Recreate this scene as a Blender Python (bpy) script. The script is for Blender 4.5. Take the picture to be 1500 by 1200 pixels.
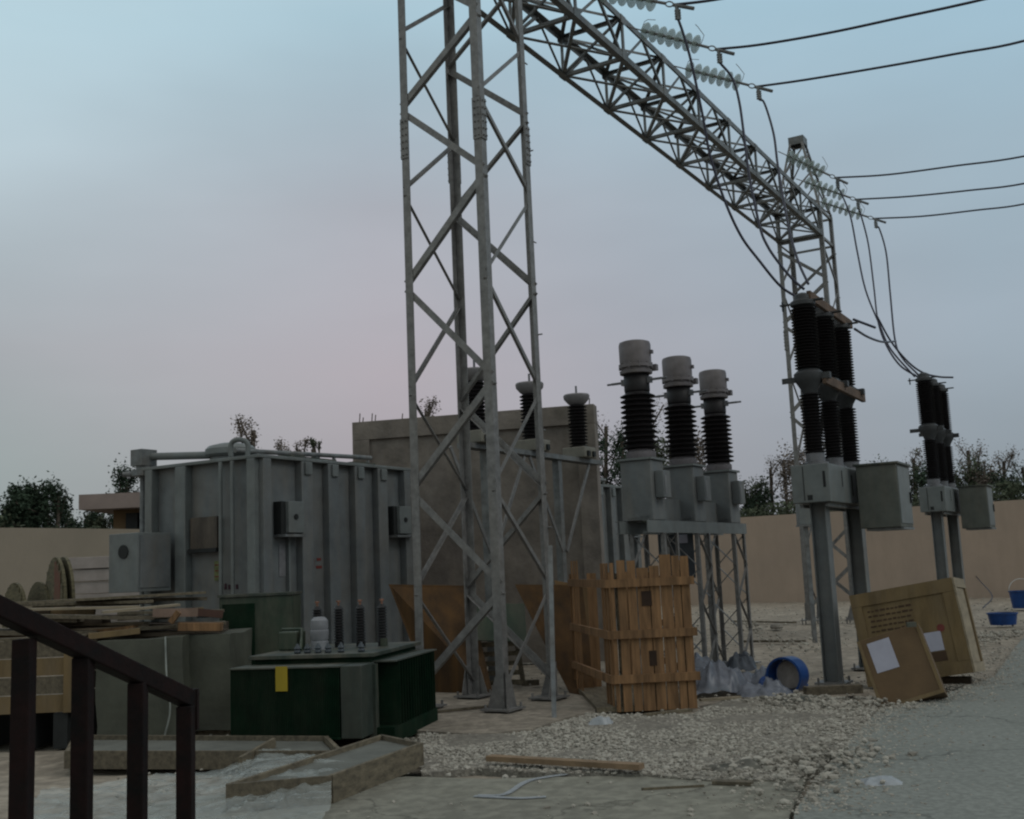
import bpy, bmesh, math, random
import numpy as np
from mathutils import Vector, Matrix, noise
random.seed(7)
R_=math.radians
sc=bpy.context.scene
for o in list(bpy.data.objects): bpy.data.objects.remove(o)
C=sc.collection

# ------------------------------------------------------------------ camera
FP,PITCH,ROLL,AZ=1613.,.1435,-.0435,.527
fw=Vector((0,math.cos(PITCH),math.sin(PITCH))); up0=Vector((0,-math.sin(PITCH),math.cos(PITCH))); rt0=Vector((1,0,0))
RT=math.cos(ROLL)*rt0+math.sin(ROLL)*up0; UP=-math.sin(ROLL)*rt0+math.cos(ROLL)*up0
EYE=Vector((0,0,2.0))
cd=bpy.data.cameras.new('camera'); cam=bpy.data.objects.new('camera',cd); C.objects.link(cam)
m=Matrix.Identity(4)
for i in range(3):
    m[i][0]=RT[i]; m[i][1]=UP[i]; m[i][2]=-fw[i]; m[i][3]=EYE[i]
cam.matrix_world=m
cd.sensor_fit='HORIZONTAL'; cd.sensor_width=36; cd.lens=36*FP/1500; cd.clip_end=1500; cd.clip_start=.1
sc.camera=cam
sc.render.resolution_x=1024; sc.render.resolution_y=819
sc.render.engine='CYCLES'
sc.cycles.filter_width=2.2
sc.cycles.max_bounces=5; sc.cycles.transparent_max_bounces=12

# ------------------------------------------------------------------ sky
SUN_AZ,SUN_EL=R_(115),R_(38)            # azimuth clockwise from +Y
w=bpy.data.worlds.new('World'); sc.world=w; w.use_nodes=True
nt=w.node_tree; nt.nodes.clear()
def N(t,**k):
    n=nt.nodes.new(t)
    for a,b in k.items(): setattr(n,a,b)
    return n
out=N('ShaderNodeOutputWorld'); bg=N('ShaderNodeBackground')
sky=N('ShaderNodeTexSky',sky_type='NISHITA'); sky.sun_disc=False; sky.sun_elevation=SUN_EL; sky.sun_rotation=SUN_AZ
sky.air_density=1.5; sky.dust_density=5; sky.ozone_density=2
tc=N('ShaderNodeTexCoord'); sp=N('ShaderNodeSeparateXYZ'); nt.links.new(tc.outputs['Generated'],sp.inputs[0])
def ramp(stops):
    r=N('ShaderNodeValToRGB'); e=r.color_ramp.elements
    while len(e)<len(stops): e.new(.5)
    for i,(p,c) in enumerate(stops): e[i].position=p; e[i].color=(*c,1)
    return r
# hazy overcast evening: mauve-grey low down on the left, colder blue-grey on the right
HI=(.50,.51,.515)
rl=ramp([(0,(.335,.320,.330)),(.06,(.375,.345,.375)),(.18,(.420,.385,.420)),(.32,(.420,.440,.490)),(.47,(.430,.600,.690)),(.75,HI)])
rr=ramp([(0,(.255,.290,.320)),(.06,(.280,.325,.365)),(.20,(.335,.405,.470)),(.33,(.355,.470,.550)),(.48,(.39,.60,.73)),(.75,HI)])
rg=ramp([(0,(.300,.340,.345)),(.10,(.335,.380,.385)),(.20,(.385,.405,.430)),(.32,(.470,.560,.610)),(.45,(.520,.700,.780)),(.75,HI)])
for r in (rl,rr,rg): nt.links.new(sp.outputs['Z'],r.inputs[0])
def mrange(sock,a_,b_):
    m_=N('ShaderNodeMapRange'); m_.inputs['From Min'].default_value=a_; m_.inputs['From Max'].default_value=b_; nt.links.new(sock,m_.inputs['Value']); return m_
def mixc(f,a_,b_,bt='MIX'):
    x_=N('ShaderNodeMix',data_type='RGBA'); x_.blend_type=bt
    if f is None: x_.inputs['Factor'].default_value=1
    else: nt.links.new(f,x_.inputs['Factor'])
    for s_,k_ in ((a_,'A'),(b_,'B')):
        if isinstance(s_,tuple): x_.inputs[k_].default_value=(*s_,1)
        else: nt.links.new(s_,x_.inputs[k_])
    return x_.outputs['Result']
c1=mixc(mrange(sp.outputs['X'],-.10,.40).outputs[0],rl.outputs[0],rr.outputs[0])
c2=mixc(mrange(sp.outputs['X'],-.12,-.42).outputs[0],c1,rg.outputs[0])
# unseen sky behind the camera made warmer and brighter, added to light facing surfaces
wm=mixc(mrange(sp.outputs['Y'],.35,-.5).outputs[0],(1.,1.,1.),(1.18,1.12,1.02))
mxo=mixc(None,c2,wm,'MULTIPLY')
nz=N('ShaderNodeTexNoise'); nz.inputs['Scale'].default_value=1.7; nz.inputs['Detail'].default_value=4
mp=N('ShaderNodeMapping'); mp.inputs['Scale'].default_value=(1,1,3.2); nt.links.new(tc.outputs['Generated'],mp.inputs[0]); nt.links.new(mp.outputs[0],nz.inputs['Vector'])
mr2=N('ShaderNodeMapRange'); mr2.inputs['From Min'].default_value=.3; mr2.inputs['From Max'].default_value=.7; mr2.inputs['To Min'].default_value=.90; mr2.inputs['To Max'].default_value=1.10
nt.links.new(nz.outputs[0],mr2.inputs['Value'])
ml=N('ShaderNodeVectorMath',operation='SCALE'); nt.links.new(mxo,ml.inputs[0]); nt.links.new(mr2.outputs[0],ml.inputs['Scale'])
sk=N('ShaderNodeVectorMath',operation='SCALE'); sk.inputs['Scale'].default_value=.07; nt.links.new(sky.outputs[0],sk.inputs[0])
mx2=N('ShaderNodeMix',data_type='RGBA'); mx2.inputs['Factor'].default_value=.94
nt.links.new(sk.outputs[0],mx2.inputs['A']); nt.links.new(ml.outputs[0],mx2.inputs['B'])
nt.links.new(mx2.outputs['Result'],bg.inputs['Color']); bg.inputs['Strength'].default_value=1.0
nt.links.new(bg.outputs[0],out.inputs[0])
sl=bpy.data.lights.new('sun','SUN'); sl.energy=.5; sl.angle=R_(25); sl.color=(1,.97,.93)
so=bpy.data.objects.new('sun',sl); C.objects.link(so)
sd=Vector((math.sin(SUN_AZ)*math.cos(SUN_EL),math.cos(SUN_AZ)*math.cos(SUN_EL),math.sin(SUN_EL)))
so.rotation_euler=sd.to_track_quat('Z','Y').to_euler(); so.location=sd*30
vs=sc.view_settings; vs.view_transform='Standard'; vs.look='None'; vs.exposure=0; vs.gamma=1

# ------------------------------------------------------------------ layout helpers (photo pixel -> place)
def ray(x,y):
    d=fw+RT*((x-750)/FP)+UP*((600-y)/FP); return d/d.y
def G(x,y,z=0.):
    d=ray(x,y); return EYE+d*((z-2)/d.z)
def D(x,y,Y): return EYE+ray(x,y)*Y
U=Vector((math.sin(AZ),math.cos(AZ),0)); V=Vector((-math.cos(AZ),math.sin(AZ),0)); ZZ=Vector((0,0,1))
AU=math.pi/2-AZ
def PL(x,y,q,d):
    n=Vector((-d.y,d.x,0)); k=ray(x,y); return EYE+k*((q-EYE).dot(n)/k.dot(n))

# ------------------------------------------------------------------ materials
MT={}
def mat(name,col,rough=.7,metal=0,nscale=6,var=.25,bump=0,bscale=None,stretch=(1,1,1),spec=.4,col2=None,dirt=0):
    if name in MT: return MT[name]
    m=bpy.data.materials.new(name); m.use_nodes=True; t=m.node_tree; b=t.nodes['Principled BSDF']
    b.inputs['Roughness'].default_value=rough; b.inputs['Metallic'].default_value=metal
    b.inputs['Specular IOR Level'].default_value=spec
    tc=t.nodes.new('ShaderNodeTexCoord'); mp=t.nodes.new('ShaderNodeMapping'); mp.inputs['Scale'].default_value=stretch
    t.links.new(tc.outputs['Object'],mp.inputs[0])
    n=t.nodes.new('ShaderNodeTexNoise'); n.inputs['Scale'].default_value=nscale; n.inputs['Detail'].default_value=6; n.inputs['Roughness'].default_value=.65
    t.links.new(mp.outputs[0],n.inputs['Vector'])
    r=t.nodes.new('ShaderNodeValToRGB'); e=r.color_ramp.elements
    c2=col2 or tuple(c*(1-var*1.4) for c in col)
    e[0].position=.3; e[0].color=(*c2,1); e[1].position=.7; e[1].color=(*[min(1,c*(1+var*.5)) for c in col],1)
    t.links.new(n.outputs[0],r.inputs[0])
    last=r.outputs[0]
    if dirt:
        n3=t.nodes.new('ShaderNodeTexNoise'); n3.inputs['Scale'].default_value=1.3; n3.inputs['Detail'].default_value=8; n3.inputs['Roughness'].default_value=.7
        mp3=t.nodes.new('ShaderNodeMapping'); mp3.inputs['Scale'].default_value=(2.2,2.2,.5); t.links.new(tc.outputs['Object'],mp3.inputs[0]); t.links.new(mp3.outputs[0],n3.inputs['Vector'])
        r3=t.nodes.new('ShaderNodeValToRGB'); r3.color_ramp.elements[0].position=.42; r3.color_ramp.elements[1].position=.72
        t.links.new(n3.outputs[0],r3.inputs[0])
        mm=t.nodes.new('ShaderNodeMath'); mm.operation='MULTIPLY'; mm.inputs[1].default_value=dirt; t.links.new(r3.outputs[0],mm.inputs[0])
        mi=t.nodes.new('ShaderNodeMix'); mi.data_type='RGBA'; mi.inputs['B'].default_value=(.20,.165,.125,1)
        t.links.new(mm.outputs[0],mi.inputs['Factor']); t.links.new(last,mi.inputs['A']); last=mi.outputs['Result']
    t.links.new(last,b.inputs['Base Color'])
    if bump:
        n2=t.nodes.new('ShaderNodeTexNoise'); n2.inputs['Scale'].default_value=bscale or nscale*3; n2.inputs['Detail'].default_value=4
        t.links.new(mp.outputs[0],n2.inputs['Vector'])
        bp=t.nodes.new('ShaderNodeBump'); bp.inputs['Strength'].default_value=bump; bp.inputs['Distance'].default_value=.02
        t.links.new(n2.outputs[0],bp.inputs['Height']); t.links.new(bp.outputs[0],b.inputs['Normal'])
    MT[name]=m; return m
galv=mat('galvanised_steel',(.195,.192,.190),.5,.25,9,.3,.1,dirt=.25)
galv2=mat('beam_steel',(.155,.168,.175),.55,.2,5,.4,.1,dirt=.4)
tank=mat('grey_paint',(.128,.140,.145),.5,0,2.5,.22,.05,dirt=.38)
tank2=mat('light_grey_paint',(.14,.155,.155),.5,0,3,.2,.05,dirt=.2)
green=mat('green_paint',(.004,.018,.009),.75,spec=.08,metal=0,nscale=4,var=.3,bump=.05,dirt=.08)
greenlid=mat('dusty_green_paint',(.030,.043,.034),.5,0,7,.35,.05,dirt=.5)
olive=mat('olive_paint',(.028,.046,.028),.5,0,3,.3,.05,dirt=.3)
porc=mat('brown_porcelain',(.011,.009,.010),.55,0,6,.3,0,spec=.3)
black=mat('black_rubber',(.012,.012,.013),.6,0,6,.3)
whitep=mat('white_porcelain',(.5,.5,.48),.35,0,6,.15)
alu=mat('aluminium',(.16,.16,.17),.45,.5,8,.25)
cthead=mat('cast_aluminium_paint',(.155,.14,.15),.55,.1,4,.3,.05,dirt=.3)
wirem=mat('conductor',(.05,.05,.07),.5,.5,8,.2)
conc=mat('raw_concrete',(.19,.165,.145),.9,0,1.6,.35,.5,14,dirt=.35)
wallm=mat('boundary_render',(.36,.275,.215),.9,0,.35,.16,.25,12,dirt=.22,col2=(.32,.25,.20))
housem=mat('ochre_render',(.14,.09,.045),.9,0,1,.2)
slabm=mat('house_slab',(.24,.19,.17),.9,0,1,.15)
plyw=mat('plywood',(.07,.032,.006),.8,0,1.6,.4,.1,8,(3,3,.5))
pine=mat('pine_board',(.215,.118,.054),.85,0,2.5,.45,.3,6,(5,5,.5))
pineh=mat('old_board',(.15,.125,.085),.85,0,2.5,.45,.3,9,(7,1,7))
pinegrey=mat('weathered_board',(.12,.10,.07),.85,0,3,.4,.3,9,(6,1,6))
crw=mat('packing_plywood',(.15,.102,.045),.8,0,1.6,.3,.15,8,(3,3,.6),dirt=.25)
crl=mat('pale_packing_board',(.26,.215,.15),.8,0,2.5,.25,.15,8,(1,1,3))
carton=mat('carton_board',(.115,.072,.036),.8,0,2,.2,.1)
paper=mat('paper',(.36,.36,.43),.8,0,4,.08)
yellow=mat('yellow_label',(.30,.22,.01),.6,0,5,.1)
redm=mat('red_mark',(.15,.03,.025),.7,0,8,.2)
redp=mat('red_drum_paint',(.11,.028,.02),.9,0,5,.5,col2=(.10,.075,.045))
blue=mat('blue_plastic',(.006,.045,.18),.4,0,6,.2)
railm=mat('rail_paint',(.012,.0045,.004),.75,0,14,.5,.15,spec=.15,col2=(.004,.004,.004))
foam=mat('pale_panel',(.33,.29,.27),.85,0,2,.2,.1,dirt=.2)
wrapm=mat('grey_wrap',(.068,.072,.054),.6,0,1.5,.3,.6,5)
stone=mat('limestone',(.24,.22,.19),.95,0,3,.35)
bark=mat('bark',(.09,.07,.055),.9,0,8,.3)
dark=mat('dark_void',(.012,.014,.014),.7)
cement=mat('wet_cement',(.125,.13,.115),.9,0,2.5,.25,.4,20)
def leafmat(name,c):
    m=mat(name,c,.8,0,.8,.55,spec=.1); return m
leafD=leafmat('foliage_dark',(.045,.068,.045)); leafM=leafmat('foliage_mid',(.085,.10,.065)); leafB=leafmat('foliage_brown',(.21,.175,.15))  # mid and brown leaf colours lifted pale in place of distance haze
def transp(name,col,alpha,rough=.35,ns=8):
    m=mat(name,col,rough,0,ns,.2,.3,ns); b=m.node_tree.nodes['Principled BSDF']; b.inputs['Alpha'].default_value=alpha; return m
sheet=transp('plastic_sheet',(.46,.50,.48),.34,.25); bagm=transp('plastic_bag',(.40,.43,.46),.72); greybag=transp('grey_plastic',(.15,.165,.20),.9)
glass=transp('glass_disc',(.36,.44,.41),.6,.2)

# ------------------------------------------------------------------ mesh builder
class MB:
    def __init__(s): s.v=[]; s.f=[]
    def add(s,vs,fs):
        o=len(s.v); s.v+=[Vector(a) for a in vs]; s.f+=[tuple(i+o for i in f) for f in fs]; return s
    def hexa(s,c):   # 8 corners: bottom 4 ccw, top 4 ccw
        return s.add(c,[(0,3,2,1),(4,5,6,7),(0,1,5,4),(1,2,6,5),(2,3,7,6),(3,0,4,7)])
    def box(s,c,sz,rz=0,R=None):
        x,y,z=[a/2 for a in sz]; c=Vector(c)
        M=R if R is not None else Matrix.Rotation(rz,3,'Z')
        return s.hexa([c+M@Vector(p) for p in ((-x,-y,-z),(x,-y,-z),(x,y,-z),(-x,y,-z),(-x,-y,z),(x,-y,z),(x,y,z),(-x,y,z))])
    def bb(s,a,b):
        a=Vector(a);b=Vector(b); return s.box((a+b)/2,[abs(x) for x in (b-a)])
    def prism(s,p,q,prof,n1,n2):
        p=Vector(p);q=Vector(q); n=len(prof)
        A=[p+n1*a+n2*b for a,b in prof]; B=[q+n1*a+n2*b for a,b in prof]
        return s.add(A+B,[tuple(range(n))[::-1],tuple(range(n,2*n))]+[(i,(i+1)%n,n+(i+1)%n,n+i) for i in range(n)])
    def bar(s,p,q,w,h=None,ref=ZZ):
        p=Vector(p);q=Vector(q); h=h or w; d=(q-p).normalized(); r=Vector(ref)
        if abs(d.dot(r))>.98: r=Vector((1,0,0))
        a=d.cross(r).normalized(); b=a.cross(d).normalized()
        return s.prism(p,q,[(-w/2,-h/2),(w/2,-h/2),(w/2,h/2),(-w/2,h/2)],a,b)
    def ang(s,p,q,w,t,n1,n2):
        return s.prism(p,q,[(0,0),(w,0),(w,t),(t,t),(t,w),(0,w)],Vector(n1).normalized(),Vector(n2).normalized())
    def angf(s,p,q,w,t,nin):   # angle lying on a face, nin = inward normal
        p=Vector(p);q=Vector(q); n2=Vector(nin).normalized(); n1=(q-p).cross(n2).normalized()
        if n1.z<0: n1=-n1
        return s.prism(p-n1*w/2,q-n1*w/2,[(0,0),(w,0),(w,t),(t,t),(t,w*.8),(0,w*.8)],n1,n2)
    def lathe(s,prof,o=(0,0,0),ax=ZZ,n=20,cap=True):
        o=Vector(o); ax=Vector(ax).normalized(); r=Vector((1,0,0)) if abs(ax.x)<.9 else Vector((0,1,0))
        a=ax.cross(r).normalized(); b=ax.cross(a)
        vs=[]
        for rr,z in prof:
            for i in range(n):
                t=2*math.pi*i/n; vs.append(o+ax*z+a*(math.cos(t)*rr)+b*(math.sin(t)*rr))
        k=len(prof); fs=[(j*n+i,j*n+(i+1)%n,(j+1)*n+(i+1)%n,(j+1)*n+i) for j in range(k-1) for i in range(n)]
        if cap: fs+=[tuple(range(n))[::-1],tuple((k-1)*n+i for i in range(n))]
        return s.add(vs,fs)
    def cyl(s,p,q,r,n=12,r2=None):
        p=Vector(p);q=Vector(q); return s.lathe([(r,0),(r if r2 is None else r2,(q-p).length)],p,q-p,n)
    def tube(s,pts,r,n=8):
        pts=[Vector(p) for p in pts]; vs=[]; a=None
        for i,p in enumerate(pts):
            d=(pts[min(i+1,len(pts)-1)]-pts[max(i-1,0)]).normalized()
            if a is None: a=d.cross(ZZ if abs(d.z)<.9 else Vector((1,0,0))).normalized()
            else: a=(a-d*a.dot(d)).normalized()
            b=d.cross(a)
            vs+=[p+(a*math.cos(2*math.pi*k/n)+b*math.sin(2*math.pi*k/n))*r for k in range(n)]
        m=len(pts); fs=[(j*n+i,j*n+(i+1)%n,(j+1)*n+(i+1)%n,(j+1)*n+i) for j in range(m-1) for i in range(n)]
        fs+=[tuple(range(n))[::-1],tuple((m-1)*n+i for i in range(n))]
        return s.add(vs,fs)
    def build(s,name,m,parent=None,smooth=False,bevel=0,loc=None,rz=0,label=None):
        me=bpy.data.meshes.new(name); me.from_pydata([tuple(v) for v in s.v],[],s.f); me.update()
        bm=bmesh.new(); bm.from_mesh(me); bmesh.ops.recalc_face_normals(bm,faces=bm.faces[:]); bm.to_mesh(me); bm.free()
        me.materials.append(m)
        o=bpy.data.objects.new(name,me); C.objects.link(o)
        if parent: o.parent=parent
        if loc is not None: o.location=loc
        o.rotation_euler.z=rz
        if smooth:
            me.polygons.foreach_set('use_smooth',[True]*len(me.polygons))
            if smooth=='a':
                try: me.set_sharp_from_angle(angle=R_(35))
                except Exception: pass
        if bevel:
            b=o.modifiers.new('bevel','BEVEL'); b.width=bevel; b.segments=2; b.limit_method='ANGLE'
        if label: o['label']=label
        return o
def curve_pts(ps,n=8):    # Catmull-Rom
    ps=[Vector(p) for p in ps]; P=[ps[0]*2-ps[1]]+ps+[ps[-1]*2-ps[-2]]; o=[]
    for i in range(1,len(P)-2):
        for k in range(n):
            t=k/n; a,b,c,d=P[i-1:i+3]
            o.append(.5*((2*b)+(c-a)*t+(2*a-5*b+4*c-d)*t*t+(3*b-a-3*c+d)*t**3))
    return o+[ps[-1]]
def tag(o,label,cat,group=None,kind=None):
    if label: o['label']=label
    if cat: o['category']=cat
    if group: o['group']=group
    if kind: o['kind']=kind
    return o
def thing(name,label,cat,loc=(0,0,0),rz=0,group=None):
    o=bpy.data.objects.new(name,None); o.empty_display_size=.2; C.objects.link(o); o.location=loc; o.rotation_euler.z=rz
    return tag(o,label,cat,group)
def one(name,mb,m,label,cat,group=None,loc=(0,0,0),rz=0,**k):
    return tag(mb.build(name,m,None,loc=loc,rz=rz,**k),label,cat,group)
def struct(name,mb,m,**k):
    o=mb.build(name,m,**k); o['kind']='structure'; return o
def copy_tree(o,parent=None,top=True):
    c=o.copy(); C.objects.link(c)
    if parent: c.parent=parent
    for ch in [x for x in bpy.data.objects if x.parent==o and x is not c]: copy_tree(ch,c,False)
    return c
def dup(o,loc,rz,label,group=None):
    c=copy_tree(o); c.location=loc; c.rotation_euler.z=rz; c['label']=label
    if group: c['group']=group
    return c

# ------------------------------------------------------------------ ground
def sheetgrid(x0,x1,y0,y1,nx,ny,z=0,amp=0,sc_=1.,inside=None):
    b=MB(); vs=[]
    for j in range(ny+1):
        for i in range(nx+1):
            x=x0+(x1-x0)*i/nx; y=y0+(y1-y0)*j/ny
            vs.append(Vector((x,y,z+amp*noise.fractal((x*sc_,y*sc_,3.1),1,2,4))))
    fs=[]
    for j in range(ny):
        for i in range(nx): fs.append((j*(nx+1)+i,j*(nx+1)+i+1,(j+1)*(nx+1)+i+1,(j+1)*(nx+1)+i))
    return b.add(vs,fs)
def groundmat(name,a,b_,c,s1=.5,s2=6,bump=.6,lo=.6):
    m=bpy.data.materials.new(name); m.use_nodes=True; t=m.node_tree; p=t.nodes['Principled BSDF']; p.inputs['Roughness'].default_value=.95; p.inputs['Specular IOR Level'].default_value=.15
    g=t.nodes.new('ShaderNodeNewGeometry')
    def nz(s,d=7,r=.6):
        n=t.nodes.new('ShaderNodeTexNoise'); n.inputs['Scale'].default_value=s; n.inputs['Detail'].default_value=d; n.inputs['Roughness'].default_value=r; t.links.new(g.outputs['Position'],n.inputs['Vector']); return n
    def rm(n,e0,e1,c0,c1):
        r=t.nodes.new('ShaderNodeValToRGB'); r.color_ramp.elements[0].position=e0; r.color_ramp.elements[1].position=e1
        r.color_ramp.elements[0].color=(*c0,1); r.color_ramp.elements[1].color=(*c1,1); t.links.new(n.outputs[0],r.inputs[0]); return r
    r1=rm(nz(s1),.35,.65,a,b_); r2=rm(nz(s2),.42,.62,(lo,)*3,(1.08,)*3); r3=rm(nz(.9),.55,.75,(0,)*3,(1,)*3)
    x=t.nodes.new('ShaderNodeMix'); x.data_type='RGBA'; x.blend_type='MULTIPLY'; x.inputs['Factor'].default_value=.8
    t.links.new(r1.outputs[0],x.inputs['A']); t.links.new(r2.outputs[0],x.inputs['B'])
    y=t.nodes.new('ShaderNodeMix'); y.data_type='RGBA'; t.links.new(r3.outputs[0],y.inputs['Factor']); t.links.new(x.outputs['Result'],y.inputs['A']); y.inputs['B'].default_value=(*c,1)
    y2=t.nodes.new('ShaderNodeMix'); y2.data_type='RGBA'; y2.inputs['Factor'].default_value=.5; t.links.new(x.outputs['Result'],y2.inputs['A']); t.links.new(y.outputs['Result'],y2.inputs['B'])
    t.links.new(y2.outputs['Result'],p.inputs['Base Color'])
    if 'concrete' in name:
        vo=t.nodes.new('ShaderNodeTexVoronoi'); vo.feature='DISTANCE_TO_EDGE'; vo.inputs['Scale'].default_value=.33
        dn=nz(1.6,5); ad=t.nodes.new('ShaderNodeVectorMath'); ad.operation='ADD'; dm=t.nodes.new('ShaderNodeVectorMath'); dm.operation='SCALE'; dm.inputs['Scale'].default_value=.9
        t.links.new(dn.outputs['Color'],dm.inputs[0]); t.links.new(dm.outputs[0],ad.inputs[0]); t.links.new(g.outputs['Position'],ad.inputs[1]); t.links.new(ad.outputs[0],vo.inputs['Vector'])
        cr_=t.nodes.new('ShaderNodeValToRGB'); cr_.color_ramp.elements[0].position=.002; cr_.color_ramp.elements[0].color=(.5,.5,.5,1); cr_.color_ramp.elements[1].position=.010; cr_.color_ramp.elements[1].color=(1,1,1,1)
        t.links.new(vo.outputs[0],cr_.inputs[0])
        st_=rm(nz(2.6,8,.75),.60,.70,(1,1,1),(.72,.70,.66)); w1=t.nodes.new('ShaderNodeMix'); w1.data_type='RGBA'; w1.blend_type='MULTIPLY'; w1.inputs['Factor'].default_value=.8
        w2=t.nodes.new('ShaderNodeMix'); w2.data_type='RGBA'; w2.blend_type='MULTIPLY'; w2.inputs['Factor'].default_value=1
        t.links.new(y2.outputs['Result'],w1.inputs['A']); t.links.new(cr_.outputs[0],w1.inputs['B']); t.links.new(w1.outputs['Result'],w2.inputs['A']); t.links.new(st_.outputs[0],w2.inputs['B'])
        t.links.new(w2.outputs['Result'],p.inputs['Base Color'])
    bp=t.nodes.new('ShaderNodeBump'); bp.inputs['Strength'].default_value=bump; bp.inputs['Distance'].default_value=.04; t.links.new(nz(s2*2).outputs[0],bp.inputs['Height']); t.links.new(bp.outputs[0],p.inputs['Normal'])
    return m
gm=groundmat('sandy_ground',(.27,.235,.19),(.34,.30,.245),(.22,.19,.155),.5,5,.5)
gravm=groundmat('gravel_bed',(.22,.205,.175),(.27,.25,.215),(.185,.17,.145),.8,14,.9)
pavm=groundmat('pavement_concrete',(.190,.203,.187),(.235,.248,.228),(.165,.178,.163),.45,16,.12,.74)
apronm=groundmat('sandy_concrete',(.195,.19,.16),(.24,.235,.195),(.165,.16,.13),.6,7,.2,.72)
far=MB(); far.add([(-700,-60,-.12),(700,-60,-.12),(700,1100,-.12),(-700,1100,-.12)],[(0,1,2,3)])
struct('ground',far,gm)
struct('site_ground',sheetgrid(-32,42,-6,62,220,220,-.035,.05,.9),gm)

def slab(name,pts,z0,z1,m):
    b=MB(); n=len(pts); b.add([(x,y,z0) for x,y in pts]+[(x,y,z1) for x,y in pts],[tuple(range(n)),tuple(range(n,2*n))]+[(i,(i+1)%n,n+(i+1)%n,n+i) for i in range(n)])
    return struct(name,b,m)
PAVE=[(-.2,-5),(.9,4.5),(2.04,8.86),(2.55,10.1),(3.11,11.37),(3.8,12.9),(4.47,14.3),(5.6,15.3),(7.2,17.3),(9.6,22),(11.2,25.0),(15.5,31),(21,37),(42,42),(42,-5)]
slab('pavement',PAVE,-.3,.055,pavm)
APR=[(-4.6,-5),(-4.6,8.5),(-3.2,10.6),(-1.2,11.2),(-.4,10.9),(.6,10.8),(1.3,10.7),(2.2,10.5),(2.5,10.3),(2.0,8.86),(.88,4.5),(-.22,-5)]
slab('path',APR,-.3,.03,apronm)
# foundation slab under the near tower
def gp(x,y): p=G(x,y); return (p.x,p.y)
FND=[gp(608,1076),gp(700,1082),gp(780,1074),gp(835,1055),gp(872,1048),gp(880,1028),gp(740,1005),gp(560,1005),gp(560,1060)]
slab('foundation',FND,-.3,.05,groundmat('sandy_footing',(.25,.22,.18),(.30,.265,.22),(.2,.17,.14),.8,7,.4))

# limestone gravel, countless stones
def inpoly(x,y,P):
    c=False; j=len(P)-1
    for i in range(len(P)):
        if (P[i][1]>y)!=(P[j][1]>y) and x<(P[j][0]-P[i][0])*(y-P[i][1])/(P[j][1]-P[i][1])+P[i][0]: c=not c
        j=i
    return c
GRV=[gp(614,1082),gp(780,1080),gp(865,1052),gp(1015,1052),gp(1060,1030),gp(1190,1025),gp(1285,1046),gp(1232,1108),gp(1165,1150),gp(1040,1150),gp(940,1142),gp(800,1140),gp(700,1132),gp(618,1140)]
ico=bmesh.new(); bmesh.ops.create_icosphere(ico,subdivisions=1,radius=1); iv=np.array([v.co[:] for v in ico.verts]); ifc=np.array([[v.index for v in f.verts] for f in ico.faces]); ico.free()
def stones(name,pts,label,m):
    rs=np.random.RandomState(3); n=len(pts); V_=np.zeros((n,12,3)); 
    for i,(x,y,z,s) in enumerate(pts):
        a=iv*(1+rs.uniform(-.28,.28,(12,1)))*np.array([rs.uniform(.7,1.3),rs.uniform(.6,1.1),rs.uniform(.45,.8)])*s
        t=rs.uniform(0,6.28); c,s_=math.cos(t),math.sin(t); a=a@np.array([[c,s_,0],[-s_,c,0],[0,0,1]])
        V_[i]=a+(x,y,z)
    F=(ifc[None]+12*np.arange(n)[:,None,None]).reshape(-1,3)
    me=bpy.data.meshes.new(name); me.from_pydata(V_.reshape(-1,3).tolist(),[],F.tolist()); me.materials.append(m)
    o=bpy.data.objects.new(name,me); C.objects.link(o); return tag(o,label,'gravel',None,'stuff')
pts=[]
bx0,bx1=min(p[0] for p in GRV),max(p[0] for p in GRV); by0,by1=min(p[1] for p in GRV),max(p[1] for p in GRV)
while len(pts)<26000:
    x=random.uniform(bx0,bx1); y=random.uniform(by0,by1)
    if inpoly(x,y,GRV):
        h=.045+.035*noise.fractal((x*.9,y*.9,0),1,2,3)
        pts.append((x,y,max(.0,h)+random.uniform(-.012,.012),random.choice((.008,.011,.014,.018,.022,.03))*random.uniform(.8,1.2)))
def stonemat():
    m=mat('gravel_stone',(.56,.52,.46),.95,0,1.1,.3); t=m.node_tree; b=t.nodes['Principled BSDF']
    g=t.nodes.new('ShaderNodeNewGeometry'); r=t.nodes.new('ShaderNodeValToRGB')
    r.color_ramp.elements[0].color=(.18,.165,.14,1); r.color_ramp.elements[1].color=(.37,.35,.305,1); r.color_ramp.elements.new(.35).color=(.265,.245,.21,1)
    t.links.new(g.outputs['Random Per Island'],r.inputs[0]); t.links.new(r.outputs[0],b.inputs['Base Color']); return m
gst=stonemat()
stones('gravel',pts,'pale crushed limestone gravel spread in front of the tower and crates',gst)
gb=MB(); gx=[]; nn=len(GRV); gb.add([(x,y,-.3) for x,y in GRV]+[(x,y,.048) for x,y in GRV],[tuple(range(nn)),tuple(range(nn,2*nn))]+[(i,(i+1)%nn,nn+(i+1)%nn,nn+i) for i in range(nn)])
struct('gravel_ground',gb,gravm)
pts=[]
for _ in range(5200):
    y=8.2+38*random.random()**1.6; x=random.uniform(-.36,.47)*y
    if inpoly(x,y,PAVE):
        if random.random()>.02: continue
        z=.06
    elif inpoly(x,y,GRV): continue
    elif inpoly(x,y,APR):
        if random.random()>.12: continue
        z=.035
    else: z=.03
    pts.append((x,y,z,random.choice((.008,.012,.018,.026))*(1+y/60)))
stones('loose_stones',pts,'loose pale stones and rubble scattered over the sandy ground',gst)
pts=[]
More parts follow.
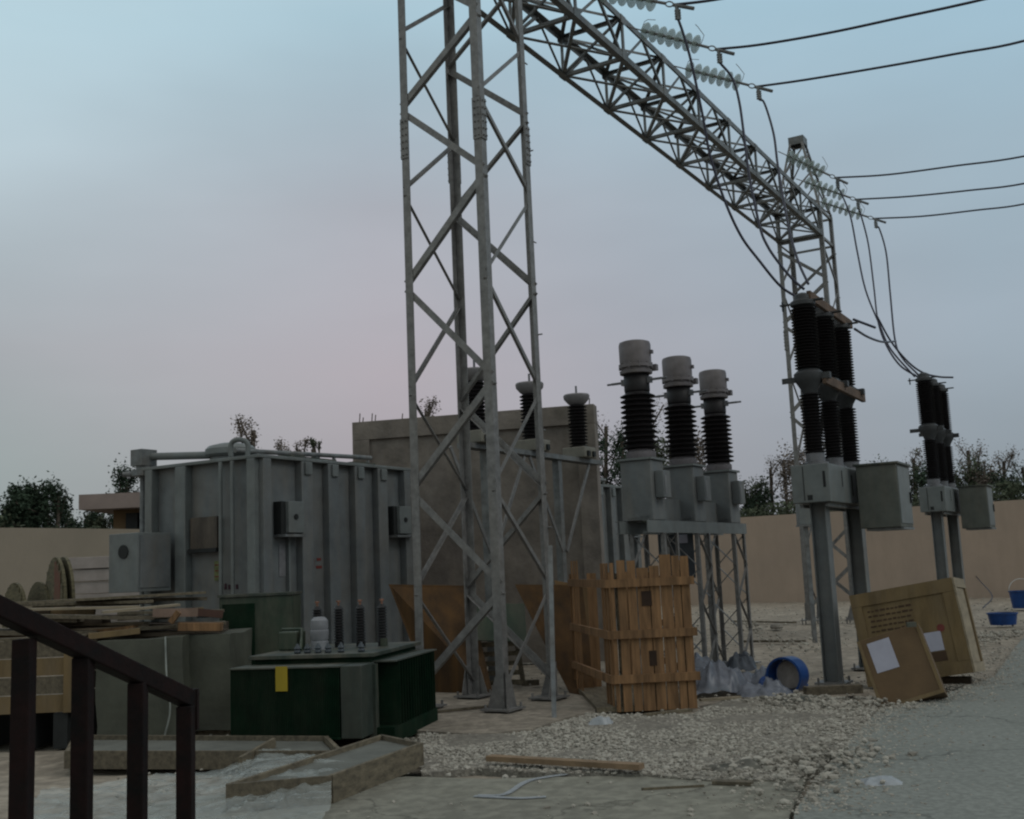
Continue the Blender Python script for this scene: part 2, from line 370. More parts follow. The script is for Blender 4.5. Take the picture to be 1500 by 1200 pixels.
for _ in range(5000):
    k_=random.randrange(2,9); a_=PAVE[k_]; b2=PAVE[k_+1]; t_=random.random(); off=random.expovariate(3.2)*(1 if random.random()<.75 else -1)
    x=a_[0]+(b2[0]-a_[0])*t_+off*.8; y=a_[1]+(b2[1]-a_[1])*t_-off*.35
    pts.append((x,y,.055,random.choice((.005,.008,.011,.016))*(1+y/60)))
stones('grit',pts,'fine grit and pebbles spilled over the broken edge of the pavement',gst)
pts=[]
for (ax,ay,bx,by,n) in ((1128,1034,1290,1040,260),(1085,915,1170,960,200),(1400,950,1495,928,260),(1100,1135,1230,1112,140),(1170,1175,1240,1110,120)):
    a=G(ax,ay);b=G(bx,by)
    for i in range(n):
        t=random.random(); p=a.lerp(b,t); pts.append((p.x+random.gauss(0,.25),p.y+random.gauss(0,.3),.05+random.random()*.07,random.choice((.018,.03,.045))))
stones('rubble',pts,'low heaps of sandy rubble along the gravel edges',gst)

# ------------------------------------------------------------------ boundary walls, house
q=Vector((15.15,48.7,0)); wl=MB()
def wallbox(p,q_,h,t=.25,z0=-.3):
    p=Vector(p);q_=Vector(q_); d=(q_-p).normalized(); n=Vector((-d.y,d.x,0))*t/2
    return MB().hexa([p-n+ZZ*z0,q_-n+ZZ*z0,q_+n+ZZ*z0,p+n+ZZ*z0,p-n+ZZ*h,q_-n+ZZ*h,q_+n+ZZ*h,p+n+ZZ*h])
cor=q+V*19.1
one('boundary_wall',wallbox(cor,q-V*40,3.9),wallm,'long plain pinkish rendered perimeter wall behind the circuit breakers on the right','wall')
one('boundary_wall',wallbox(cor+(-V*.13),Vector((-15.7,33.7,0))-U*18,3.9),mat('beige_render',(.235,.20,.155),.9,0,.35,.16,.25,12,col2=(.21,.18,.14),dirt=.2),'plain beige rendered perimeter wall behind the cable drums on the left','wall')
hr=thing('house','low flat-roofed ochre house beyond the left wall with an overhanging roof slab','house',(0,0,0))
a=D(166,775,46); b_=D(150,748,46)
MB().bb((a.x,46,0),(a.x+9,55,b_.z-.0)).build('wall',housem,hr)
MB().bb((b_.x-.6,45,b_.z+.003),(b_.x+9.6,56,b_.z+.62)).build('roof',slabm,hr)
for px in (196,213):
    p=D(px,764,46); wn=MB().bb((p.x-.3,45.9,p.z-.55),(p.x+.3,45.99,p.z+.35)).build('window',dark,hr)
    MB().bb((p.x-.36,45.93,p.z-.62),(p.x+.36,46.0,p.z-.553)).build('sill',slabm,wn)

# ------------------------------------------------------------------ trees
def tree(loc,h,cr,style,leaf,label,cat='tree',group='trees beyond the perimeter wall',n=1500,lift=0.3):
    rs=random.Random(hash((round(loc[0],1),round(loc[1],1)))&0xffff)
    t=thing('tree',label,cat,loc,0,group)
    tb=MB(); crown=[]
    tips=[]
    tb.tube(curve_pts([(0,0,-.2),(rs.uniform(-.2,.2),rs.uniform(-.2,.2),h*.3),(rs.uniform(-.3,.3),rs.uniform(-.3,.3),h*.6),(rs.uniform(-.2,.2),0,h*.97)],3),.035+h*.008,6)
    nb={'wispy':9,'cone':12,'bush':8}[style]
    for i in range(nb):
        z=h*(lift+(1-lift)*(i+.5)/nb*.9); a=rs.uniform(0,6.28)
        k={'wispy':.75*(1-.4*(z/h)),'cone':1.05-z/h*.8,'bush':math.sqrt(max(.1,1-((z/h-.5)/.55)**2))}[style]
        r=cr*k*rs.uniform(.6,1.1); rise=h*(.22 if style!='bush' else .1)*rs.uniform(.5,1.2)
        p=[Vector((0,0,z)),Vector((math.cos(a)*r*.5,math.sin(a)*r*.5,z+rise*.35)),Vector((math.cos(a)*r,math.sin(a)*r,min(z+rise,h*1.02)))]
        tb.tube(curve_pts(p,3),.02+h*.002,4); tips.append(p)
    tb.build('trunk',bark,t)
    vs=[];fs=[]
    sz={'wispy':.055,'cone':.09,'bush':.095}[style]*(.6+h*.05)
    clumps=[]
    for p in tips:
        for k in range(5):
            c=p[1].lerp(p[2],rs.uniform(0,1.1)) if k else p[2]
            clumps.append((c,rs.uniform(.25,.6)*cr*.55))
    for k in range(5): clumps.append((Vector((rs.uniform(-.1,.1),0,h*(.75+.25*k/4))),cr*.22))
    for i in range(n):
        c,r=clumps[rs.randrange(len(clumps))]
        if style=='wispy': r*=.75
        d=Vector((rs.gauss(0,1),rs.gauss(0,1),rs.gauss(0,1.25)))*r*.6
        q_=c+d; a=Vector((rs.uniform(-1,1),rs.uniform(-1,1),rs.uniform(-.3,1))).normalized(); b=a.cross(Vector((rs.uniform(-1,1),rs.uniform(-1,1),rs.uniform(-1,1)))).normalized()
        s=sz*rs.uniform(.5,1.3); o=len(vs)
        vs+=[q_-a*s-b*s*.35,q_-a*s*.2+b*s*.5,q_+a*s,q_+b*-s*.5]; fs.append((o,o+1,o+2,o+3))
    MB().add(vs,fs).build('crown',leaf,t)
    return t
def treepx(px,ytop,Y,cr,style,leaf,label,n=1500,**k):
    p=D(px,ytop,Y); return tree((p.x,p.y,0),p.z,cr,style,leaf,label,n=n,**k)
L=[ # px, top, depth, crown r, style, leaf, label
(6,738,50,1.9,'bush',leafD,'dark round bush behind the left wall at the edge of the picture'),
(20,742,52,1.3,'cone',leafD,'small dark bush just right of the leftmost bush above the wall'),
(35,722,50,1.2,'cone',leafD,'narrow pointed dark green tree above the left wall'),
(49,728,51,1.1,'cone',leafM,'slim green tree between the pointed and the broad dark trees above the left wall'),
(64,722,50,1.7,'bush',leafD,'broad dark green tree, densest of those above the left wall'),
(83,722,50,1.3,'cone',leafD,'dark green tree on the right flank of the dense clump above the left wall'),
(100,757,55,.8,'bush',leafM,'little tuft of a tree alone in the gap above the left wall'),
(128,759,52,1.2,'bush',leafM,'small spreading green bush left of the ochre house'),
(146,752,52,1.5,'bush',leafD,'dark bush against the left end of the ochre house'),
(185,700,62,1.5,'cone',leafD,'dark pyramid tree rising above the roof slab of the ochre house'),
(367,622,40,1.2,'wispy',leafB,'thin almost bare brown tree above the lid of the power transformer'),
(420,655,44,.8,'wispy',leafB,'low brown treetop showing left of two others over the transformer lid'),
(440,651,44,.7,'wispy',leafB,'small brown treetop in the middle of three over the transformer lid'),
(464,650,44,.5,'wispy',leafM,'green-brown treetop just left of the concrete firewall'),
(624,594,52,1.4,'wispy',leafB,'bare twiggy treetop peeping over the concrete firewall'),
(886,617,58,2.0,'wispy',leafB,'tall twiggy brown tree just right of the concrete firewall'),
(906,640,57,1.9,'bush',leafD,'dark green bushy tree behind the first current transformer'),
(941,600,60,2.3,'wispy',leafB,'tall brownish tree right behind the ribs of the first current transformer'),
(962,650,58,2.3,'bush',leafM,'bushy tree in the gap between the first and second current transformers'),
(1020,655,60,2.2,'bush',leafB,'brown bushy tree in the gap between the second and third current transformers'),
(1092,712,62,1.5,'bush',leafM,'low green bush just right of the third current transformer above the wall'),
(1108,728,61,1.6,'bush',leafD,'dark low bush above the pink wall left of the near breaker'),
(1130,680,62,1.6,'wispy',leafB,'thin brown tree above the pink wall left of the near breaker'),
(1149,668,61,2.0,'bush',leafB,'dense brown tree hard against the left side of the near breaker box'),
(1304,690,58,1.9,'bush',leafM,'low tree above the grey cabinet of the near breaker'),
(1334,667,59,1.4,'wispy',leafB,'thin brown tree between the near cabinet and the far breaker'),
(1352,695,57,1.5,'bush',leafD,'dark bush right behind the far breaker box'),
(1402,690,57,1.7,'bush',leafM,'green bush above the cabinet of the far breaker'),
(1419,654,58,1.6,'wispy',leafB,'tallest twiggy tree right of the far breaker'),
(1437,684,57,1.5,'bush',leafB,'short brown tree beside the tallest twiggy tree on the right'),
(1466,670,57,1.6,'wispy',leafB,'second tallest twiggy tree near the right edge of the picture'),
(1480,700,55,1.7,'bush',leafD,'dark green bush low above the wall near the right edge'),
(1497,680,57,1.7,'wispy',leafM,'green twiggy tree cut by the right edge of the picture'),
]
for px,yt,Y,cr,st,lf,lb in L: treepx(px,yt,Y,cr,st,lf,lb,n=3400 if st!='wispy' else 1700,lift=.45 if st!='wispy' else .35)
# low undergrowth behind the wall
hv=[];hf=[];rs=random.Random(5)
for i in range(30000):
    if i%3==0: t=rs.uniform(-14,0); base=Vector((-15.7,33.7,0))+U*rs.uniform(-6,14)+V*rs.uniform(1.0,4); top=4.0+1.2*noise.noise((base.x*.25,base.y*.25,1))
    else: base=q+V*rs.uniform(-12,17)+U*rs.uniform(1.2,5.5); top=4.5+1.4*noise.noise((base.x*.16,base.y*.16,7))
    z=rs.uniform(2.6,max(3.0,top)); p=base+ZZ*z; s=rs.uniform(.05,.15)
    a=Vector((rs.uniform(-1,1),rs.uniform(-1,1),rs.uniform(-.2,1))).normalized(); b=a.cross(Vector((rs.uniform(-1,1),rs.uniform(-1,1),.3))).normalized(); o=len(hv)
    hv+=[p-a*s,p+b*s*.5,p+a*s,p-b*s*.5]; hf.append((o,o+1,o+2,o+3))
tag(MB().add(hv,hf).build('undergrowth',leafM),'low green-brown scrub growing as one mass behind the perimeter wall','undergrowth',None,'stuff')

# ------------------------------------------------------------------ gantry
W0,W1,HB,HH,SP=1.4828,1.4489,11.8,.93,20.142
c0=Vector((-.2715,15.5884,0))+(U+V)*W0/2
def make_tower():
    t=thing('lattice_tower','','lattice tower',c0,AU)
    S={'F':(-1,-1),'L':(-1,1),'R':(1,-1),'B':(1,1)}
    def cp(k,z):
        w_=W0+(W1-W0)*z/HB; return Vector((S[k][0]*w_/2,S[k][1]*w_/2,z))
    LW=.135
    for k,(a,b) in S.items():
        MB().ang(cp(k,.08),cp(k,HB+HH),LW,.013,(-a,0,0),(0,-b,0)).build('leg',galv,t)
        # splice plates with bolts, proud of the leg
        sp_=MB(); z0,z1=8.35,9.0
        for n1,n2 in (((-a,0,0),(0,b,0)),((0,-b,0),(a,0,0))):
            n1=Vector(n1);n2=Vector(n2); p=cp(k,z0)+n2*.003;q_=cp(k,z1)+n2*.003
            sp_.prism(p,q_,[(-.004,0),(LW+.003,0),(LW+.003,.014),(-.004,.014)],n1,n2)
            for i in range(6):
                for j in (.035,.10): sp_.cyl(p.lerp(q_,(i+.5)/6)+n1*j+n2*.012,p.lerp(q_,(i+.5)/6)+n1*j+n2*.04,.014,6)
        sp_.build('splice_plate',galv,t)
        # base: wings + plate on levelling bolts
        f=MB(); c=cp(k,.1)
        for n1 in (Vector((-a,0,0)),Vector((0,-b,0))):
            n2=Vector((0,b,0)) if n1.x else Vector((a,0,0))
            f.prism(c+n2*.016,c+n2*.028,[(0,0),(.27,0),(.135,.42),(0,.5)],n1,ZZ)
        f.build('foot_gusset',galv,t)
        pl=MB().box(c+Vector((-a*.08,-b*.08,-.012)),(.46,.46,.024)).build('base_plate',galv,t)
        bl=MB()
        for i in (-1,1):
            for j in (-1,1): bl.cyl((c.x-a*.08+i*.18,c.y-b*.08+j*.18,-.1),(c.x-a*.08+i*.18,c.y-b*.08+j*.18,.16),.018,8)
        bl.build('anchor_bolts',galv,pl)
    faces=[('L','F',[(0,.32),(1,1.75),(0,3.22),(1,4.74),(0,6.33),(1,7.86),(0,9.18),(1,10.4),(0,11.6)],(1,0,0),.10),
           ('R','B',[(0,.32),(1,1.73),(0,3.2),(1,4.7),(0,6.33),(1,7.88),(0,9.15),(1,10.4),(0,11.6)],(-1,0,0),.10),
           ('F','R',[(0,.28),(1,1.75),(0,3.18),(1,4.74),(0,6.28),(1,7.85),(0,9.08),(1,10.38),(0,11.6)],(0,1,0),.062),
           ('B','L',[(0,.28),(1,1.75),(0,3.25),(1,4.71),(0,6.36),(1,7.83),(0,9.1),(1,10.4),(0,11.6)],(0,-1,0),.062)]
    for k0,k1,nd,nin,w_ in faces:
        nin=Vector(nin)
        for i in range(len(nd)-1):
            g=.045; a=cp((k0,k1)[nd[i][0]],nd[i][1]+g); b=cp((k0,k1)[nd[i+1][0]],nd[i+1][1]-g)
            off=-nin*.004
            MB().angf(a+nin*(.014),b+nin*(.014),w_,.008,nin).build('diagonal_brace',galv,t)
        for z in (HB-.02,HB+HH-.05):
            MB().angf(cp(k0,z)+nin*.026,cp(k1,z)+nin*.026,.08,.008,nin).build('horizontal_strut',galv,t)
    # step bolts up the front-right leg
    sb=MB()
    for i in range(6):
        z=2.6+i*1.5; c=cp('R',z); d=Vector((1,0,0)) if i%2 else Vector((0,-1,0)); sb.cyl(c+d*.0,c+d*.07,.012,6)
    sb.build('step_bolts',galv,t)
    # peak
    zt=15.2; s2=.23
    for k,(a,b) in S.items():
        MB().ang(cp(k,HB+HH),(a*s2,b*s2*.9,zt),.075,.01,(-a,0,0),(0,-b,0)).build('peak_leg',galv,t)
    def pk(k,z):
        f=(z-HB-HH)/(zt-HB-HH); A=cp(k,HB+HH); a,b=S[k]; return A.lerp(Vector((a*s2,b*s2*.9,zt)),f)
    for k0,k1,nin in (('L','F',(1,0,0)),('R','B',(-1,0,0)),('F','R',(0,1,0)),('B','L',(0,-1,0))):
        for z0,z1 in ((12.8,14.0),(14.0,15.0)):
            MB().angf(pk(k0,z0)+Vector(nin)*.012,pk(k1,z1)+Vector(nin)*.012,.045,.006,nin).build('peak_brace',galv,t)
            MB().angf(pk(k1,z0)+Vector(nin)*.03,pk(k0,z1)+Vector(nin)*.03,.045,.006,nin).build('peak_brace',galv,t)
    pc_=MB()
    for sx_ in (-1,1): pc_.box((sx_*.235,0,zt),(.02,.45,.24)); pc_.box((0,sx_*.235,zt),(.45,.02,.24))
    pc_.box((0,0,zt+.13),(.49,.49,.018)); pc_.build('peak_cap',galv2,t)
    return t
tw=make_tower(); tw['label']='near lattice steel tower whose four legs cross the middle of the picture'; tw['group']='gantry towers'
dup(tw,c0+U*SP,AU,'far lattice steel tower with a capped peak, behind the near circuit breaker')

bt=thing('lattice_beam','long box-section lattice steel beam spanning between the tops of the two towers','lattice beam',c0+ZZ*HB,AU)
NB=9; x0=W1/2+.02; x1=SP-W1/2-.02; hw=W1/2-.02
ch={}
for sy in (-1,1):
    for sz in (0,1):
        z=sz*HH
        MB().ang((-W1/2 if sz==9 else x0-.0,sy*hw,z),(x1,sy*hw,z),.125,.014,(0,-sy,0),(0,0,-1 if sz else 1)).build('chord',galv2,bt)
for i in range(NB+1):
    x=x0+(x1-x0)*i/NB
    for sy in (-1,1):
        MB().angf((x,sy*(hw-.014),.03),(x,sy*(hw-.014),HH-.03),.085,.007,(0,-sy,0)).build('vertical_strut',galv2,bt)
    for sz in (0,1):
        MB().angf((x,-hw+.03,sz*HH+(.016 if not sz else -.016)),(x,hw-.03,sz*HH+(.016 if not sz else -.016)),.085,.007,(0,0,1 if not sz else -1)).build('cross_strut',galv2,bt)
    for sy in (-1,1):
        for sz in (0,1):
            pass
gus=MB()
for i in range(0,NB+1):
    x=x0+(x1-x0)*i/NB
    for sy in (-1,1):
        gus.box((x,sy*(hw+.006),.09),(.26,.010,.2)); gus.box((x,sy*(hw+.006),HH-.09),(.22,.010,.18))
gus.build('gusset_plates',galv2,bt)
for i in range(NB):
    xa=x0+(x1-x0)*i/NB; xb=x0+(x1-x0)*(i+1)/NB; xm=(xa+xb)/2
    for sy in (-1,1):
        y=sy*(hw-.024); n=(0,-sy,0)
        MB().angf((xa,y,.03),(xm,y,HH-.04),.06,.006,n).build('side_brace',galv2,bt)
        MB().angf((xm,y,HH-.04),(xb,y,.03),.06,.006,n).build('side_brace',galv2,bt)
    for sz in (0,1):
        z=sz*HH+(.034 if not sz else -.034); n=(0,0,1 if not sz else -1)
        MB().angf((xa,-hw+.03,z),(xb,hw-.03,z),.07,.006,n).build('bottom_brace' if not sz else 'top_brace',galv2,bt)
        if 1:
            z2=z+(.014 if not sz else -.014)
            MB().angf((xa,hw-.03,z2),(xb,-hw+.03,z2),.07,.006,n).build('bottom_brace' if not sz else 'top_brace',galv2,bt)
# stop: diaphragms
dp=MB()
for i in range(0,NB+1):
    x=x0+(x1-x0)*i/NB; dp.bar((x-.04,hw-.05,.06),(x-.04,-hw+.05,HH-.06),.045,.045); dp.bar((x+.02,-hw+.05,.06),(x+.02,hw-.05,HH-.06),.045,.045)
dp.build('diaphragm_braces',galv2,bt)

# ------------------------------------------------------------------ insulator strings and conductors
side=c0-V*W1/2
# (attach px, clamp px, conductor px list, label, jumper)
STR=[((846,-18),(985,7),[(1045,0),(1140,-18),(1300,-52),(1500,-100)],'string nearest the camera, cut by the picture top edge'),
     ((922,40),(1047,72),[(1110,66),(1200,51),(1300,30),(1500,-16)],'string second from the camera, its discs seen against the sky'),
     ((988,97),(1105,127),[(1180,117),(1300,97),(1400,79),(1500,60)],'string third from the camera, lowest of the three near ones'),
     ((1140,222),(1222,260),[(1300,256),(1400,243),(1500,229)],'uppermost of the three far strings, in front of the far tower peak'),
     ((1166,262),(1252,292),[(1330,288),(1420,279),(1500,269)],'middle of the three far strings, beside the far tower'),
     ((1190,292),(1278,320),[(1350,317),(1430,308),(1500,299)],'lowest and farthest string, ending right of the far tower')]
def lead(label,pts,r=.024,group='dropper cables from the gantry',name='dropper_cable'):
    return one(name,MB().tube(curve_pts(pts,6),r,6),wirem,label,'cable',group,smooth=True)
ENDS=[]
for i,(pa,pc,cw,lb) in enumerate(STR):
    A=PL(pa[0],pa[1],side,U); B_=PL(pc[0],pc[1],A,V)
    d=(B_-A); Lg=d.length; d.normalize()
    t=thing('insulator_string','glass disc insulator '+lb,'insulator',A,0,'insulator strings')
    nd=7; q0=.28*min(1,Lg/1.4); q1=Lg-.34
    MB().tube([(0,0,0),d*q0*.5,d*q0],.014,6).build('shackle',galv,t)
    rd=MB(); rd.tube([d*q0,d*q1],.026,8)
    for k in range(nd): 
        c=d*(q0+(q1-q0)*(k+.5)/nd); rd.cyl(c-d*.05,c+d*.03,.042,10)
    rd.build('cap_and_pin',galv,t)
    for k in range(nd):
        c=d*(q0+(q1-q0)*(k+.5)/nd)
        MB().lathe([(.035,-.045),(.10,-.03),(.165,.0),(.178,.022),(.15,.03),(.035,.04)],c,d,18).build('glass_disc',glass,t,smooth=True)
    cl=MB(); cl.tube([d*q1,d*(Lg-.14)],.028,8); 
    side_=d.cross(ZZ).normalized(); upd=side_.cross(d)
    ring=[d*(Lg-.06)+d*math.cos(a)*.075+upd*math.sin(a)*.045 for a in [k*math.pi/6 for k in range(13)]]
    cl.tube(ring,.013,6)
    cl.build('clevis_ring',galv,t)
    hn=MB(); hn.tube([d*(q1+.02),d*(q1+.0)+upd*.12+d*.02,d*(q1+.01)+upd*.20,d*(q1-.18)+upd*.32,d*(q1-.26)+upd*.36],.007,5); hn.build('arcing_horn',galv,t)
    hn=MB(); hn.tube([d*q0,d*(q0+.0)+upd*.18,d*(q0+.05)+upd*.23,d*(q0+.22)+upd*.26],.007,5); hn.build('arcing_horn',galv,t)
    lg=MB(); e=B_-A; down=Vector((0,0,-1)); lg.tube([d*(Lg+.02),d*(Lg+.42)],.034,8); lg.tube(curve_pts([d*(Lg+.08),d*(Lg+.09)+down*.12,d*(Lg+.10)+down*.26],4),.034,8)
    for k in range(4): lg.box(d*(Lg+.095)+down*(.09+k*.05),(.10,.05,.025))
    lg.build('tension_clamp',galv2,t)
    cp=[PL(x,y,B_,V) for x,y in cw]; last=cp[-1]; dd=(cp[-1]-cp[-2]); cp+=[cp[-1]+dd*1.5+ZZ*.25,cp[-1]+dd*4+ZZ*1.8]
    one('line_conductor',MB().tube(curve_pts([B_+d*.02]+cp,6),.024,6),wirem,'overhead conductor running right from the '+lb.split(',')[0].replace('string','insulator string').replace('middle one of the three far strings beside the far tower','middle one of the three far strings')[:200].replace('overhead conductor running','conductor running'),'cable','overhead line conductors',smooth=True)
    ENDS.append((B_+d*.10+Vector((0,0,-.26)),B_))

def interp(px,Y0,Y1):
    n=len(px); Ls=[0]
    for a,b in zip(px,px[1:]): Ls.append(Ls[-1]+math.hypot(b[0]-a[0],b[1]-a[1]))
    return [D(x,y,Y0+(Y1-Y0)*l/Ls[-1]) for (x,y),l in zip(px,Ls)]
JP=[([(1002,53),(1013,93),(1030,173),(1040,227),(1060,290),(1085,345),(1113,383),(1140,416),(1160,431),(1190,446),(1220,462)],18.6,'nearest dropper, sweeping down to the third pole of the near breaker'),
    ([(1073,115),(1083,150),(1090,200),(1098,260),(1113,332),(1124,360),(1140,384),(1160,408),(1178,424)],18.6,'second dropper, curving from the second string to the near breaker'),
    ([(1120,152),(1133,195),(1139,240),(1148,295),(1158,345),(1170,385),(1184,416)],17.9,'third dropper, falling almost straight to the head of the first breaker pole'),
    ([(1233,285),(1246,318),(1256,370),(1268,425),(1288,475),(1305,512),(1340,552)],26.6,'left one of the three far droppers running to the far breaker'),
    ([(1262,318),(1272,358),(1280,420),(1286,470),(1298,505),(1318,535),(1344,552)],26.8,'middle one of the three far droppers running to the far breaker'),
    ([(1288,335),(1298,370),(1304,430),(1311,498),(1322,525),(1345,549)],27,'right one of the three far droppers, kinked where a tail joins')]
for i,(px,Ye,lb) in enumerate(JP):
    P0=ENDS[i][0]; pts=interp(px,P0.y+.05,Ye); lead('grey dropper cable, '+lb,[P0]+pts)
lead('short bare tail cable bulging from the third near breaker pole to the kinked dropper',interp([(1252,482),(1272,494),(1293,501),(1312,500)],20,25),group='tail cables')
lead('short straight rod sticking out right of the third near breaker head',interp([(1250,468),(1266,474),(1282,480)],19.6,19.9),group='tail cables',name='terminal_rod')
lead('tail cable sagging over the head of the far breaker with a free right end',interp([(1284,462),(1305,500),(1330,530),(1352,546),(1375,552),(1396,553)],26.5,27.2),group='tail cables')

# ------------------------------------------------------------------ ribbed porcelain
def sheds(r0,r1,z0,z1,n,taper=1.,alt=0):
    pr=[(r0*1.05,z0)]
    h=(z1-z0)/n
    for i in range(n):
        z=z0+i*h; k=1+(taper-1)*(i/n); rr=(r1 if not(alt and i%2) else r1-alt)*k
        pr+=[(r0*k,z+h*.10),(rr*.97,z+h*.22),(rr,z+h*.34),(r0*k*1.02,z+h*.82)]
    pr.append((r0*taper,z1)); return pr

# ------------------------------------------------------------------ circuit breakers
polem=mat('dark_cast_metal',(.045,.047,.05),.55,.1,5,.3,.05)
def make_breaker():
    t=thing('circuit_breaker','','circuit breaker')
    xs=(0,1.16,2.32)
    for x in (0,2.32):
        b=MB()                                   # wide-flange columns
        for y in (-.115,.115): b.bb((x-.13,y-.008,.05),(x+.13,y+.008,2.82))
        b.bb((x-.006,-.107,.05),(x+.006,.107,2.82))
        b.build('support_column',tank,t)
        f=MB().box((x,0,.035),(.48,.48,.03))
        for i in (-1,1):
            for j in (-1,1): f.cyl((x+i*.19,j*.19,-.05),(x+i*.19,j*.19,.12),.018,8)
        f.build('base_plate',galv,t)
    h=MB().bb((-.42,-.30,2.822),(2.74,.30,3.42)); h.build('mechanism_housing',tank2,t,bevel=.012)
    for a_,b_ in (((.35,-.306,3.08),(.39,-.302,3.34)),((1.0,-.306,2.95),(1.04,-.302,3.3)),((-.426,-.24,3.05),(-.422,-.20,3.3)),((-.426,-.02,2.86),(-.422,.06,2.94))): MB().bb(a_,b_).build('slot',dark,t)
    rod=MB()
    for y in (-.2,.2): rod.bar((-.3,y,2.78),(2.6,y,2.78),.05,.05)
    rod.build('cross_rail',galv2,t)
    for i,x in enumerate(xs):
        MB().lathe([(.20,3.422),(.20,3.47),(.15,3.49),(.15,3.62)],(x,0,0),n=20).build('pole_flange',alu,t,smooth='a')
        MB().lathe(sheds(.118,.178,3.62,4.60,19),(x,0,0),n=22).build('lower_porcelain',porc,t,smooth='a')
        j=MB().lathe([(.12,4.60),(.14,4.66),(.21,4.78),(.235,4.86),(.235,4.92),(.17,4.98),(.14,5.0)],(x,0,0),n=20)
        j.box((x,-.1,4.86),(.12,.5,.1)); j.bar((x,.2,4.84),(x,.44,4.84),.03,.09)
        j.build('pole_joint',polem,t,smooth='a')
        MB().lathe(sheds(.138,.208,5.0,6.02,20,1.0),(x,0,0),n=22).build('upper_porcelain',porc,t,smooth='a')
        hd=MB().lathe([(.15,6.02),(.20,6.05),(.20,6.11),(.14,6.15),(.13,6.22),(.06,6.26)],(x,0,0),n=20)
        hd.box((x,-.17,6.12),(.10,.34,.02)); hd.box((x,.22,6.1),(.09,.3,.02)); hd.bar((x,.33,6.0),(x,.33,6.16),.02,.07)
        hd.build('pole_head',polem,t,smooth='a')
    # hanging drive cabinet
    cabm=mat('cabinet_shade_paint',(.085,.092,.080),.6,0,3,.25,.05,dirt=.3)  # body colour darkened to the tone of its shaded left face
    cb=MB().bb((.84,-1.06,2.40),(1.84,-.42,3.42)).build('drive_cabinet',cabm,t,bevel=.01)
    rf=MB().bb((.80,-1.10,3.422),(1.88,-.38,3.455)).build('cabinet_roof',greenlid,cb)
    dr=MB().bb((.88,-1.072,2.46),(1.80,-1.062,3.38)).build('cabinet_door',tank2,cb)  # door keeps a lighter colour, standing in for the light on this side
    MB().bb((1.68,-1.10,2.8),(1.72,-1.074,2.98)).build('handle',dark,dr)
    MB().bb((.90,-1.09,2.36),(1.76,-.5,2.397)).build('cable_gland_plate',galv2,cb)
    MB().bb((-.428,.10,2.86),(-.424,.112,3.39)).build('door_seam',dark,t); MB().bb((1.30,-.306,2.86),(1.312,-.302,3.39)).build('door_seam',dark,t)
    return t
br=make_breaker(); B0=G(1222,1003); br.location=B0; br.rotation_euler.z=AU; br['label']='near circuit breaker, big three-pole one with wooden battens on its dark ribbed columns'; br['group']='three-pole circuit breakers'
B1=D(1372,750,26.9); B1.z=.10
dup(br,B1,AU,'far circuit breaker, small-looking three-pole one at the right behind the wooden crates')
def loc(b0,x,y,z): return Vector((b0.x,b0.y,0))+U*x+V*y+ZZ*z
for (xa,xb,z,y,lb) in ((-.05,2.75,6.2,-.12,'brown wooden batten tied across the heads of the near breaker, the upper of two'),(-.05,2.62,4.80,-.26,'brown wooden batten tied across the waist joints of the near breaker, the lower of two')):
    one('wooden_batten',MB().bar(loc(B0,xa,y,z),loc(B0,xb,y,z-.02),.07,.15),mat('batten_wood',(.12,.078,.055),.85,0,3,.4,.3,9),lb,'batten','transport battens on the breaker',bevel=.006)

# ------------------------------------------------------------------ current transformers on lattice stand
CTY=[18.3,19.9,21.5]; CTP=[(920,17.9),(989,19.6),(1046,21.3)]
ctb=D(1043,541,21.4); ctb.z=0
ZT=D(1055,768,21.4).z
def lattice_mast(parent,x,y,w_,z1,nm='mast_leg'):
    for a in (-1,1):
        for b in (-1,1): MB().ang((x+a*w_/2,y+b*w_/2,.05),(x+a*w_/2,y+b*w_/2,z1),.07,.009,(-a,0,0),(0,-b,0)).build(nm,galv,parent)
    n=4; h=(z1-.1)/n
    for s,(p,q_) in enumerate((((-1,-1),(1,-1)),((1,-1),(1,1)),((1,1),(-1,1)),((-1,1),(-1,-1)))):
        b=MB()
        for i in range(n):
            A=p if i%2==0 else q_; B=q_ if i%2==0 else p
            b.bar((x+A[0]*w_/2*.96,y+A[1]*w_/2*.96,.1+i*h),(x+B[0]*w_/2*.96,y+B[1]*w_/2*.96,.1+(i+1)*h),.045,.012)
        b.build('mast_bracing',galv,parent)
    for a in (-1,1):
        for b_ in (-1,1): MB().box((x+a*w_/2,y+b_*w_/2,.03),(.2,.2,.03)).build('base_plate',galv,parent)
